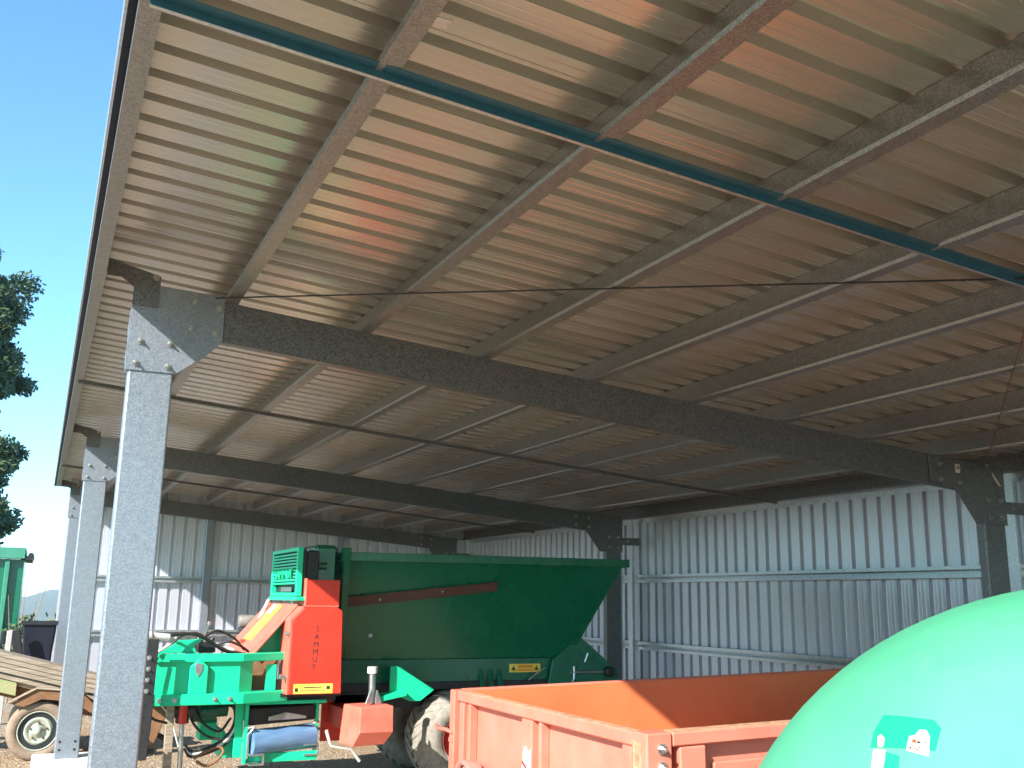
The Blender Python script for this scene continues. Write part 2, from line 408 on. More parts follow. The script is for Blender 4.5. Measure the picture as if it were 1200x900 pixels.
# bolts
bm_ = MB().lathe([(0, -.018), (.0105, -.018), (.0125, -.015), (.0125, -.006)], (0, 0, 0), 'y', 6, False)
bm_.lathe([(.0125, -.006), (.019, -.006), (.019, .002)], (0, 0, 0), 'y', 12, False)
bm_.lathe([(0, -.034), (.006, -.034), (.006, -.016)], (0, 0, 0), 'y', 6, False)
BOLT = bm_.mesh('bolt', (0, 0, 0), M_bolt)
hole = MB().lathe([(0, -.004), (.011, -.004), (.014, 0)], (0, 0, 0), 'y', 8, False).mesh('bolt', (0, 0, 0), M_black)
def csec(mb, x0, x1, y0, z0, z1, dep=.075, lip=.02, t_=.003):
    """upright C section, web on the plane y0, flanges going away from the viewer"""
    return sheetbar(mb, [(x0+lip, y0+dep), (x0, y0+dep), (x0, y0+.013), (x0+.0038, y0+.0038), (x0+.013, y0), (x1-.010, y0), (x1-.003, y0+.003), (x1, y0+.010), (x1, y0+dep), (x1-lip, y0+dep)], t_, 'z', z0, z1)
for k in range(0, 4):
    yk = YK(k)
    col = part('column', csec(MB(), 0, WC, yk, 0, zt(.1)-.004), M_galv, shed)
    for bx in (.045, .19):
        for bz in (.08, .16): inst('bolt', hole, col, (bx, yk-.0005, bz))
    colb = part('column', csec(MB(), XB, XB+WC, yk, G-.05, zt(XB+.1)-.004), M_galvsh, shed)
    part('footing', MB().box((-.20, yk-.22, G-.2), (.42, yk+.42, -.004)), M_conc, shed, .012)
    # rafter: C section on its side
    r_ = MB()
    xa, xb_ = .09, 6.62
    def raf(pts):
        # web/flange pieces given as (offset below top, y) corners
        A = [(xa, yk+dy, zt(xa)-dz) for dz, dy in pts]; B = [(xb_, yk+dy, zt(xb_)-dz) for dz, dy in pts]; r_.loft(A, B)
    raf([(.003, .004), (.003, .007), (DR, .007), (DR, .004)])
    raf([(.003, .007), (.006, .007), (.006, .079), (.003, .079)])
    raf([(DR-.003, .007), (DR, .007), (DR, .079), (DR-.003, .079)])
    raf([(DR-.022, .076), (DR-.003, .076), (DR-.003, .079), (DR-.022, .079)])
    part('rafter', r_, M_galvsh, shed)
    # front knee plate, folded edge at the column side
    kp = part('knee_plate', MB().prism([(-.012, 2.84), (.248, 2.842), (.394, 2.956), (.484, 3.056), (.482, 3.319), (.129, 3.334), (-.012, 3.21)], 'y', yk-.009, yk-.001), M_galv, shed, .002)
    for bx, bz in ((.048, 3.006), (.204, 3.007), (.034, 2.882), (.202, 2.878), (.321, 3.262), (.451, 3.247), (.308, 3.109), (.441, 3.098)):
        inst('bolt', BOLT, kp, (bx, yk-.009, bz))
    part('knee_edge', sheetbar(MB(), [(-.013, 2.84), (-.019, 2.93), (-.013, 3.0), (-.018, 3.08), (-.013, 3.20)], -.004, 'y', yk-.009, yk+.07), M_galv, shed)
    eb = part('eave_bracket', MB().prism([(-.155, 3.353), (-.08, 3.353), (-.013, 3.305), (-.013, 3.205), (.125, 3.205), (.125, 3.385), (-.155, 3.452)], 'y', yk-.017, yk-.0095), M_galvsh, shed)
    inst('bolt', BOLT, eb, (.10, yk-.017, 3.375))
    # rear knee plate
    kp = part('knee_plate', MB().prism([(5.93, zt(5.93)-.01), (5.95, zt(5.95)-.225), (6.204, zt(6.2)-.245), (6.418, 2.302), (XB+WC+.02, 2.304), (XB+WC+.02, zt(6.77)-.01)], 'y', yk-.009, yk-.001), M_galvsh, shed, .002)
    for bx, bz in ((6.05, 2.76), (6.05, 2.64), (6.25, 2.74), (6.25, 2.62), (6.56, 2.5), (6.70, 2.5), (6.56, 2.36), (6.70, 2.36)):
        inst('bolt', BOLT, kp, (bx, yk-.009, bz))
    cl = part('girt_cleat', MB().box((XB+WC+.003, yk+.012, 2.40), (XW-.05, yk+.018, 2.50)), M_galvsh, shed)
    inst('bolt', BOLT, cl, (6.86, yk+.012, 2.45))
# small white label on the second rafter, near the rear knee
part('rafter_label', MB().box((6.22, YK(1)-.014, 2.70), (6.27, YK(1)-.010, 2.77)), M_paper, shed)
# roof bridging, one run per bay
for yb in (2.742, 8.60, 14.6):
    def run(pts): return MB().loft([(-.20, yb+dy, zt(-.20)-dz) for dz, dy in pts], [(6.95, yb+dy, zt(6.95)-dz) for dz, dy in pts])
    mb_ = M_teal if yb < 5 else M_galvsh
    br = part('bridging_channel', run([(.002, -.01 if yb < 5 else .01), (.002, .034), (.006, .034), (.006, -.01 if yb < 5 else .01)]), mb_, shed)
    part('channel_flange', run([(.003, .0345), (.003, .0375), (.030, .0375), (.030, .0345)]), mb_, br)
    part('channel_lip', run([(.027, .038), (.027, .054 if yb < 5 else .045), (.030, .054 if yb < 5 else .045), (.030, .038)]), M_girt, br)

# brace cables of the near bay
def cable(a, b, sag=.0):
    m_ = MB(); pts = []
    for i in range(9):
        f = i/8; p_ = Vector(a).lerp(Vector(b), f); p_.z -= sag*math.sin(math.pi*f); pts.append(p_)
    return m_.tube(pts, .0045, 6)
part('brace_cable', cable((.42, 5.56, zt(.42)-.012), (6.62, -.28, zt(6.62)-.012)), M_black, shed)
part('brace_cable', cable((6.66, 5.70, zt(6.66)-.014), (.25, -.26, zt(.25)-.014)), M_rustbr, shed)
part('purlin_cleat', MB().box((.556, 2.42, zt(.56)+.002), (.605, 2.47, zt(.56)+.006)), M_girt, shed)
tb = part('turnbuckle', MB().tube([(6.70, 5.60, zt(6.7)-.16), (6.60, 5.64, zt(6.66)+.02)], .012, 8), M_steel, shed)
# rear wall
wt = lambda x_: zt(x_)+.14
ybk = YN
me = profile_sheet(SHW, lambda u, h, t_: (XW+h, u, G-.05+(wt(XW)-G+.05)*t_), 1).mesh('wall_sheet', (0, 0, 0), M_wall)
k = 0
ph = (11.2707-.145+.0-YN) % RIB
while YN+ph-.19+k*SHW < YF-.05:
    inst('wall_sheet', me, shed, (0, YN+ph-.19+k*SHW, 0)); k += 1
# end wall
k = 0
while -.02+k*SHW < XW-.05:
    xs = -.02+k*SHW
    part('wall_sheet', profile_sheet(min(SHW, .19*math.ceil((XW-xs)/.19)), lambda u, h, t_: (xs+u, YF+h, G-.05+(zt(min(xs+u, XW))+.145-G+.05)*t_), 1), M_wall, shed); k += 1
# girts: C sections with their lips towards the inside
for q, (a, b) in enumerate(bays):
    for z in (.20, 1.085, 1.955):
        part('girt', sheetbar(MB(), [(7.0, z-.018), (7.0, z-.05), (XW-.002, z-.05), (XW-.002, z+.05), (7.0, z+.05), (7.0, z+.018)], -.0024, 'y', a+.02, b-.004 if q < 2 else YF-.003), M_girt, shed)
    # upright cover strip beside the column, and the wall-top angle
    if q: part('wall_strip', MB().box((6.955, YK(q)+.37, G-.04), (6.997, YK(q)+.43, 2.36)), M_girt, shed)
    if q: part('wall_strip', MB().box((6.965, YK(q)+.07, G-.04), (6.997, YK(q)+.17, 2.79)), M_girt, shed)
    part('top_angle', sheetbar(MB(), [(7.085, 2.70), (7.085, 2.765), (6.98, 2.765)], .002, 'y', a+.001, b-.001), M_girt, shed)
xs = [.30, 2.17, 4.45, 6.95]
for x in (2.17, 4.45):
    part('wall_post', csec(MB(), x, x+.14, YF-.105, G-.04, zt(x)-.24, .09, .02), M_galv, shed)
for z in (.20, 1.03, 1.90):
    for a, b in ((WC+.01, 2.165), (2.315, 4.445), (4.595, 6.99)):
        m_ = MB(); cl = [(YF-.095, z-.018), (YF-.095, z-.05), (YF-.002, z-.05), (YF-.002, z+.05), (YF-.095, z+.05), (YF-.095, z+.018)]
        sheetbar(m_, cl, -.0024, 'x', a, b); part('girt', m_, M_girt, shed)

# ------------------------------------------------------------------ spreader
sp_ = thing('orchard_spreader', 'long green orchard spreader with a red guard panel lettered SAMMUT', 'spreader', (.5, 8.7, G))
def P(name, mb, m, bevel=.004, parent=None, label=None): return part(name, mb, m, parent or sp_, bevel, label)
# hopper shell, open on top
h = MB()
top = [(2.25, 9.10, 2.03), (5.27, 9.10, 2.05), (5.27, 10.9, 2.05), (2.25, 10.9, 2.03)]
bot = [(2.36, 9.38, 1.08), (4.77, 9.38, 1.08), (4.77, 10.62, 1.08), (2.36, 10.62, 1.08)]
ti = [(2.256, 9.106, 2.0295), (5.262, 9.106, 2.0495), (5.262, 10.894, 2.0495), (2.256, 10.894, 2.0295)]
bi = [(2.37, 9.39, 1.09), (4.76, 9.39, 1.09), (4.76, 10.61, 1.09), (2.37, 10.61, 1.09)]
h.loft(top, bot, (False, True)); h.loft(ti, bi, (False, True))
for i in range(4): h.add([top[i], top[(i+1) % 4], ti[(i+1) % 4], ti[i]], [(0, 1, 2, 3)])
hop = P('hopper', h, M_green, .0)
r_ = MB()
def rimbar(a, b, w0, w1, z0, z1):
    pass
r_.loft([(2.22, 9.06, 1.985), (5.31, 9.06, 2.005), (5.31, 9.10, 2.005), (2.22, 9.10, 1.985)], [(2.22, 9.06, 2.065), (5.31, 9.06, 2.085), (5.31, 9.10, 2.085), (2.22, 9.10, 2.065)])
r_.loft([(2.22, 10.90, 1.985), (5.31, 10.90, 2.005), (5.31, 10.94, 2.005), (2.22, 10.94, 1.985)], [(2.22, 10.90, 2.065), (5.31, 10.90, 2.085), (5.31, 10.94, 2.085), (2.22, 10.94, 2.065)])
r_.box((5.27, 9.1005, 2.004), (5.31, 10.8995, 2.084)); r_.box((2.22, 9.1005, 1.986), (2.25, 10.8995, 2.064))
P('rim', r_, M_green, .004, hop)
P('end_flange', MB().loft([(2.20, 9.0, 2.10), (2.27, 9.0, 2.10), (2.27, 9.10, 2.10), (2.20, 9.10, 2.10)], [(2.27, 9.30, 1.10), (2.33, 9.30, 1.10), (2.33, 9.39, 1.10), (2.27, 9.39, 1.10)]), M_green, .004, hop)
ts = P('side_board', MB().loft([(2.29, 9.205, 1.56), (3.82, 9.155, 1.735), (3.82, 9.13, 1.825), (2.29, 9.18, 1.655)], [(2.29, 9.235, 1.56), (3.82, 9.185, 1.735), (3.82, 9.16, 1.825), (2.29, 9.21, 1.655)]), M_brown, .003, hop)
for bx, bz, by in ((2.62, 1.635, 9.195), (3.24, 1.72, 9.175)): inst('bolt', BOLT, ts, (bx, by, bz))
inst('bolt', BOLT, hop, (2.58, 9.315, 1.30))
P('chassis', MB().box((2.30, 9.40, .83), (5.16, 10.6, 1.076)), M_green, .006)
P('chassis_rail', MB().box((2.30, 9.37, .79), (5.2, 9.44, .86)).box((2.30, 10.56, .79), (5.2, 10.63, .86)), M_black, .004)
P('tail_bracket', MB().prism([(4.87, 1.29), (5.31, .95), (5.33, .80), (4.5, .80), (4.55, 1.06)], 'y', 9.345, 9.365), M_green, .003)
tl = P('tail_latch', MB().tube([(4.74, 9.33, .93), (5.14, 9.33, .93)], .013, 8).tube([(4.79, 9.33, .99), (4.79, 9.33, .87), (4.75, 9.33, .80), (4.66, 9.33, .77)], .014, 8), M_steel, 0)
P('pivot', MB().lathe([(0, -.04), (.05, -.04), (.055, -.03), (.055, .03)], (5.2, 9.32, .93), 'y', 14), M_black, 0, tl)
P('release_lever', MB().tube([(4.28, 9.36, .86), (4.33, 9.35, .90), (4.46, 9.35, .98)], .009, 6).tube([(4.93, 9.35, 1.03), (4.96, 9.34, 1.12)], .014, 6), M_steel, 0)
for fx in (3.745, 3.845, 3.945):
    P('fin', MB().loft([(fx, 9.33, .80), (fx+.05, 9.33, .80), (fx+.05, 9.40, .80), (fx, 9.40, .80)], [(fx, 9.385, .97), (fx+.03, 9.385, .97), (fx+.03, 9.40, .97), (fx, 9.40, .97)]), M_green, .002)
dc = P('warning_label', MB().box((4.08, 9.392, .935), (4.43, 9.3995, 1.018)), M_yel, 0)
P('print_band', MB().box((4.175, 9.390, .978), (4.345, 9.3925, 1.005)).box((4.165, 9.390, .948), (4.355, 9.3925, .966)), M_orl, 0, dc)
P('warning_triangle', MB().prism([(4.10, .955), (4.15, .955), (4.125, 1.0)], 'y', 9.3902, 9.393).prism([(4.36, .955), (4.41, .955), (4.385, 1.0)], 'y', 9.3902, 9.393), M_dkprint, 0, dc)
# red guard panel with vertical lettering
gp = P('guard_panel', MB().prism([(1.70, .83), (1.70, 1.45), (1.80, 1.56), (2.10, 1.56), (2.145, 1.53), (2.165, .83)], 'y', 8.75, 9.12), M_red, .008)
P('panel_side', MB().prism([(1.692, .83), (1.692, 1.453), (1.797, 1.568), (1.80, 1.562), (1.699, 1.45), (1.699, .83)], 'y', 8.765, 9.13), M_redp, .0, gp)  # paler red skin paints the sunlight on this side into the colour
for i, ch in enumerate('SAMMUT'):
    text('letter', ch, .066, FACE_Y(1.925-.003*i, 8.749, 1.375-.064*i), M_dkprint, gp)
lb = P('warning_label', MB().box((1.745, 8.7455, .838), (2.085, 8.7495, .918)), M_yel, 0, gp)
P('print', MB().box((1.835, 8.744, .886), (1.985, 8.7457, .894)).box((1.80, 8.744, .862), (2.02, 8.7457, .866)).box((1.755, 8.744, .855), (1.783, 8.7457, .885)).box((2.03, 8.744, .872), (2.06, 8.7457, .90)), M_dkprint, 0, gp)
P('latch', MB().tube([(1.655, 8.80, 1.34), (1.69, 8.79, 1.335)], .018, 8).tube([(1.63, 8.8, .98), (1.69, 8.8, .97)], .02, 8), M_steel, 0, gp)
ub = P('upper_guard', MB().box((1.84, 8.85, 1.567), (2.135, 9.30, 1.80)), M_red, .004)
P('guard_edge', MB().box((1.825, 8.845, 1.567), (1.839, 9.31, 1.81)).box((1.839, 8.84, 1.563), (2.13, 8.8495, 1.575)), M_redp, .002, ub)
# engine with lettered grille
en = P('engine_housing', MB().box((1.835, 8.93, 1.66), (1.955, 9.98, 2.055)), M_black, .01)
gr = MB(); gx0, gx1, gy0, gy1, gz0, gz1 = 1.75, 1.80, 8.90, 9.99, 1.655, 2.085
gr.box((gx0, gy0, gz0), (gx1, gy0+.05, gz1)).box((gx0, gy1-.05, gz0), (gx1, gy1, gz1))
gr.box((gx0+.001, gy0+.05, gz1-.035), (gx1-.001, gy1-.05, gz1)).box((gx0+.001, gy0+.05, gz0), (gx1-.001, gy1-.05, gz0+.03))
gf = P('grille_frame', gr, M_greenl, .004)
P('grille_shroud', MB().box((1.801, 8.92, 1.66), (1.834, 9.97, 2.07)), M_black, 0)
zz = gz0+.105
while zz < gz1-.05:
    mid = 1.80 < zz < 1.895
    if mid:
        for a, b in ((gy0+.05, gy0+.16), (gy1-.16, gy1-.05)): P('slat', MB().box((gx0+.004, a, zz), (gx0+.03, b, zz+.014)), M_greenl, 0, gf)
    else: P('slat', MB().box((gx0+.004, gy0+.05, zz), (gx0+.03, gy1-.05, zz+.016)), M_greenl, 0, gf)
    zz += .0285
P('letter_panel', text('lettering', 'SAMMUT', .13, FACE_X(gx0+.002, (gy0+gy1)/2, 1.847) @ Matrix.Diagonal((1.45, 1, 1, 1)), M_greenl, gf, .008) and MB().box((gx0+.02, gy0+.16, 1.785), (gx0+.03, gy1-.16, 1.795)), M_greenl, 0, gf)
P('plate_badge', MB().box((gx0+.005, 9.15, 1.695), (gx0+.02, 9.55, 1.735)), M_steel, .002, gf)
P('engine_platform', MB().box((1.74, 8.86, 1.615), (2.13, 10.0, 1.65)), M_greenl, .004)
P('platform_leg', MB().tube([(1.745, 10.0, 1.62), (1.62, 10.05, 1.30)], .018, 8), M_white, 0)
P('platform_leg', MB().box((1.90, 9.0, 1.12), (1.94, 9.05, 1.614)), M_black, 0)
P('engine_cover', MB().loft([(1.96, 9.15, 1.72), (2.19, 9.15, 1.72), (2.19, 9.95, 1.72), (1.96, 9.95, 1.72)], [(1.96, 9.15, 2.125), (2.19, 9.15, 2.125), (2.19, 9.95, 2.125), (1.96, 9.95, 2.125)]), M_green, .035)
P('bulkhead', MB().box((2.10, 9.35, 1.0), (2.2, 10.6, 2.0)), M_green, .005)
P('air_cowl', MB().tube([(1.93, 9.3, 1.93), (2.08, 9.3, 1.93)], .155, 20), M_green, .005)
# sloping red cover with yellow strip
def slab(y0, y1, lo, hi, th):
    (xa, za), (xb_, zb_) = lo, hi; d = Vector((xb_-xa, zb_-za)).normalized(); nn = Vector((-d.y, d.x))*th
    return MB().prism([(xa, za), (xb_, zb_), (xb_+nn.x, zb_+nn.y), (xa+nn.x, za+nn.y)], 'y', y0, y1)
sv = P('sloping_cover', slab(8.98, 10.25, (1.43, 1.14), (1.80, 1.575), .02), M_redp, .004)
P('cover_strip', slab(9.50, 9.78, (1.50, 1.2425), (1.77, 1.56), .0225), M_yel, 0, sv)
P('cover_badge', slab(9.62, 9.80, (1.70, 1.478), (1.77, 1.56), .0235), M_white, 0, sv)
P('cover_mark', slab(9.70, 9.85, (1.475, 1.213), (1.495, 1.237), .0225), M_red, 0, sv)
P('hopper_gusset', MB().prism([(1.45, 1.10), (1.80, 1.10), (1.80, 1.50)], 'y', 9.22, 9.26), M_greenl, .003)
cn = P('oil_canister', MB().lathe([(0, -.10), (.055, -.10), (.066, -.085), (.066, .085), (.055, .10), (0, .10)], (1.63, 10.36, 1.40), 'x', 18), mat('dirty_plastic', (.12, .115, .10), .6, 0, (.27, .26, .235), 9, wear=((.2, .15, .1), .3, 12)), 0)
# front trough
tr = MB(); YA = 8.80
P('trough_panel', MB().prism([(.625, YA+.03), (1.30, YA+.03), (1.42, 8.90), (1.42, 8.95), (1.29, YA+.08), (.70, YA+.08), (.70, 10.3), (.625, 10.3)], 'z', .80, 1.15), M_greenl, .003)
P('top_rail', MB().prism([(.60, YA-.012), (1.315, YA-.012), (1.70, 8.96), (1.70, 9.05), (1.30, YA+.07), (.68, YA+.07), (.68, 10.32), (.60, 10.32)], 'z', 1.105, 1.172), M_greenl, .006)
P('bottom_rail', MB().prism([(.585, YA-.04), (1.33, YA-.04), (1.74, 8.93), (1.74, 9.05), (1.30, YA+.08), (.69, YA+.08), (.69, 10.33), (.585, 10.33)], 'z', .765, .855), M_greenl, .006)
pp = P('centre_post', MB().prism([(.885, .85), (1.035, .85), (1.035, 1.07), (.96, 1.135), (.885, 1.07)], 'y', YA-.02, YA+.035), M_greenl, .008)
P('drop_badge', MB().prism([(.955, .985), (.985, 1.04), (.985, 1.09), (.955, 1.10), (.925, 1.09), (.925, 1.04)], 'y', YA-.028, YA-.0205), M_steel, .002, pp)
P('corner_post', MB().box((1.545, 8.93, .855), (1.63, 8.97, 1.07)), M_greenl, .003)
P('rusty_baffle', MB().box((1.40, 9.05, .855), (1.66, 9.08, 1.10)), M_rustbr, 0)
P('trough_floor', MB().box((.69, 8.9, .80), (2.2, 10.4, .83)), M_black, 0)
P('hitch_plate', MB().prism([(.62, 1.17), (.95, 1.17), (.93, 1.235), (1.0, 1.285), (.80, 1.275), (.74, 1.225), (.62, 1.20)], 'y', 8.95, 8.99), M_greenl, .003)
P('ram', MB().tube([(.91, 9.0, 1.16), (.905, 9.0, 1.27)], .045, 12), M_red, 0)
P('ram', MB().tube([(.50, 8.75, 1.325), (.70, 8.8, 1.305)], .03, 10).tube([(.47, 8.74, 1.32), (.55, 8.76, 1.32)], .042, 10), M_white, 0)
P('hose', MB().hose([(.62, 8.8, 1.29), (.75, 8.85, 1.325), (.92, 8.9, 1.325), (1.05, 8.95, 1.27), (1.18, 9.0, 1.19), (1.35, 9.1, 1.155)], .014, 8), M_rubber, 0)
P('hose', MB().hose([(.60, 8.75, 1.18), (.70, 8.8, 1.24), (.76, 8.85, 1.30), (.70, 8.9, 1.32)], .012, 8), M_white, 0)
P('hose', MB().hose([(1.0, 9.1, 1.17), (1.15, 9.2, 1.22), (1.30, 9.2, 1.18)], .016, 8), M_white, 0)
for q, pts in enumerate((((.72, 9.0, 1.17), (.80, 8.98, 1.30), (.95, 9.0, 1.33), (1.08, 9.1, 1.25)), ((1.12, 9.1, 1.22), (1.22, 9.05, 1.26), (1.34, 9.1, 1.22), (1.42, 9.15, 1.17)), ((1.02, 9.12, 1.29), (1.14, 9.15, 1.35), (1.30, 9.2, 1.28), (1.40, 9.25, 1.18)), ((1.0, 9.2, .76), (1.06, 9.1, .60), (1.2, 9.05, .52), (1.30, 9.1, .62)), ((.98, 9.1, .76), (.97, 9.05, .62), (1.08, 9.0, .50), (1.22, 9.0, .46)), ((.62, 8.75, 1.15), (.55, 8.72, .95), (.60, 8.75, .70), (.75, 8.9, .62)))):
    P('hose', MB().hose(pts, .011, 7), M_rubber, 0)
P('lever', MB().tube([(1.03, 9.1, 1.30), (1.05, 9.06, 1.40)], .008, 6).tube([(1.05, 9.06, 1.40), (1.051, 9.058, 1.43)], .014, 8), M_steel, 0)
for bx in (.66, .78, 1.10, 1.22): inst('bolt', BOLT, sp_, (bx, YA-.04, .81))
P('hydraulic_pump', MB().tube([(.80, 9.05, .70), (.98, 9.05, .70)], .06, 14).box((.84, 9.0, .60), (.94, 9.1, .66)), M_black, .003)
P('cable_loop', MB().hose([(1.02, 8.98, .30), (1.10, 8.97, .26), (1.18, 8.98, .29), (1.24, 9.0, .36), (1.20, 9.02, .40), (1.08, 9.0, .36), (1.0, 8.98, .32)], .012, 7), M_rustbr, 0)
P('valve_block', MB().box((.98, 9.05, 1.17), (1.12, 9.2, 1.25)).tube([(1.0, 9.1, 1.25), (1.0, 9.1, 1.30)], .02, 8).tube([(1.08, 9.1, 1.25), (1.1, 9.1, 1.29)], .02, 8), M_black, .004)
# bolted drawbar plate at the front
dp = P('drawbar_plate', MB().prism([(.49, 1.30), (.605, 1.30), (.60, .62), (.585, .38), (.46, .38), (.475, .62)], 'y', 8.60, 8.63), M_black, .004)
for bz in (1.155, 1.07, .985, .90): inst('bolt', BOLT, dp, (.54, 8.60, bz))
for bz in (.79, .70, .60): inst('bolt', hole, dp, (.53, 8.60, bz))
P('drawbar', MB().box((.47, 8.64, .50), (.60, 8.76, .62)).box((.50, 8.64, .42), (.66, 9.4, .46)), M_black, .004)
P('skid', MB().loft([(.62, 9.1, .74), (.80, 9.1, .74), (.80, 9.16, .74), (.62, 9.16, .74)], [(.56, 9.1, .36), (.66, 9.1, .36), (.66, 9.16, .36), (.56, 9.16, .36)]), M_rustbr, .004)
P('jack_post', MB().loft([(.755, 8.98, .765), (.815, 8.98, .765), (.815, 9.05, .765), (.755, 9.05, .765)], [(.765, 8.98, G), (.835, 8.98, G), (.835, 9.05, G), (.765, 9.05, G)]), M_timb, .003, None, 'bare timber prop under the front trough')
jk = P('jack', MB().tube([(.885, 8.99, .77), (.885, 8.99, .60)], .036, 12), M_red, 0)
P('jack_tube', MB().tube([(.885, 8.99, .60), (.905, 8.99, G)], .021, 10), M_steel, 0, jk)
P('jack_brace', MB().tube([(.70, 9.0, .76), (.79, 8.99, .66), (.87, 8.98, .42)], .007, 6), M_white, 0)
for q in range(3):
    P('hose', MB().hose([(1.32+.02*q, 9.1, .74), (1.33+.02*q, 9.08, .58), (1.24+.02*q, 9.06, .45-.012*q), (1.10, 9.05, .385-.02*q), (.98, 9.05, .37-.02*q), (.93, 9.05, .42-.01*q)], .013, 8), (M_rubber, M_white, M_rubber)[q], 0)
P('gearbox', MB().tube([(1.06, 9.3, .66), (1.20, 9.3, .66)], .10, 16).box((1.0, 9.25, .58), (1.1, 9.45, .76)).tube([(1.2, 9.3, .68), (1.3, 9.3, .68)], .07, 12), M_green, .004)
P('foot_bracket', MB().box((1.08, 9.30, .42), (1.10, 9.5, .62)).box((1.10, 9.30, .42), (1.22, 9.32, .60)).prism([(1.10, .42), (1.24, .42), (1.10, .60)], 'y', 9.40, 9.42), M_greenl, .003)
# cross conveyor under the guard
cf = MB()
cf.box((1.40, 8.96, .255), (1.425, 9.03, .76)); cf.box((1.33, 9.05, .30), (1.40, 9.08, .74)); cf.box((1.25, 9.2, .28), (1.28, 9.7, .50)).box((1.28, 9.2, .28), (1.4, 9.23, .48))
cf.box((2.05, 9.12, .30), (2.075, 9.19, .75)); cf.box((1.425, 9.02, .255), (2.05, 9.06, .33)); cf.box((1.425, 8.97, .735), (2.10, 9.02, .765))
P('conveyor_frame', cf, M_greenl, .003)
P('conveyor_belt', MB().loft([(1.43, 9.0, .56), (2.04, 9.12, .58), (2.04, 9.9, .62), (1.43, 9.9, .62)], [(1.43, 9.02, .70), (2.04, 9.13, .71), (2.04, 9.92, .74), (1.43, 9.92, .74)]), M_rubber, .01)
P('belt_flap', MB().prism([(1.60, .63), (1.75, .665), (1.93, .63), (1.93, .61), (1.60, .60)], 'y', 8.985, 8.995), M_steel, .002)
rl = P('roller', MB().tube([(1.455, 9.0, .425), (2.03, 9.14, .445)], .105, 28), M_blue, .0)
P('roller_bracket', MB().tube([(1.43, 8.97, .55), (1.475, 8.93, .555), (1.43, 8.95, .50), (1.432, 8.97, .30)], .012, 6), M_steel, 0)
P('roller_bracket', MB().tube([(2.06, 9.05, .57), (1.99, 9.02, .56), (2.05, 9.08, .52), (2.06, 9.1, .32)], .012, 6), M_steel, 0)
def uch(x0, x1, z0, z1, y0, y1): return MB().box((x0, y0, z0), (x1, y1, z0+.012)).box((x0, y0, z1-.012), (x1, y1, z1)).box((x1-.012, y0, z0+.012), (x1, y1, z1-.012))
P('frame_channel', uch(1.435, 1.56, .255, .345, 8.86, 9.015), M_steel, .002)
P('frame_channel', uch(1.93, 2.06, .295, .39, 9.0, 9.115), M_steel, .002)
P('drive_bar', MB().box((1.43, 9.05, .745), (2.2, 9.1, .80)).tube([(1.65, 9.0, .79), (1.78, 9.0, .79)], .035, 10), M_black, .003)
# red discharge chute
P('chute_plate', MB().box((2.20, 9.50, .34), (2.62, 9.53, .75)), M_red, .004)
ch = P('discharge_chute', MB(), M_redp, 0)
m_ = MB()
A = [(2.225, 8.86, .735), (2.27, 8.50, .735), (2.565, 8.50, .742), (2.565, 8.86, .742)]
B = [(2.20, 8.86, .46), (2.27, 8.50, .53), (2.57, 8.50, .53), (2.565, 8.86, .46)]
Cc = [(2.20, 8.86, .40), (2.235, 8.58, .41), (2.52, 8.58, .42), (2.53, 8.86, .42)]
m_.loft(A, B, (True, False)); m_.loft(B, Cc, (False, True))
ch.data = m_.mesh('discharge_chute', base_of(sp_), M_redp)
md = ch.modifiers.new('bevel', 'BEVEL'); md.width = .006; md.limit_method = 'ANGLE'
P('chute_arm', MB().box((2.26, 8.861, .50), (2.5, 9.499, .68)), M_red, .004)
rr = P('lift_ram', MB().tube([(2.435, 8.72, .75), (2.43, 8.72, 1.0)], .03, 12), M_steel, 0)
P('ram_cap', MB().tube([(2.43, 8.72, 1.0), (2.43, 8.72, 1.055)], .045, 14), M_white, 0, rr)
P('ram_fin', MB().prism([(2.36, .745), (2.40, .86), (2.415, .86), (2.42, .745)], 'y', 8.66, 8.672).prism([(2.45, .745), (2.455, .86), (2.47, .86), (2.51, .745)], 'y', 8.66, 8.672), M_steel, .002, rr)
P('lit_ground_bar', MB().tube([(2.12, 9.0, .50), (2.16, 9.0, .37), (2.35, 9.02, .33), (2.45, 9.05, .22)], .016, 6), M_white, 0)  # added white tube, stands in for sunlit ground showing between the members
P('mudguard', MB().prism([(2.77, 1.02), (2.84, 1.02), (3.22, .80), (3.08, .70), (2.98, .70), (2.77, .78)], 'y', 9.24, 9.262), M_greenl, .003)
P('mudguard_step', MB().loft([(2.56, 9.12, .70), (2.90, 9.12, .76), (2.90, 9.26, .77), (2.56, 9.26, .71)], [(2.58, 9.12, .755), (2.90, 9.12, .80), (2.90, 9.26, .81), (2.58, 9.26, .765)]), M_greenl, .003)
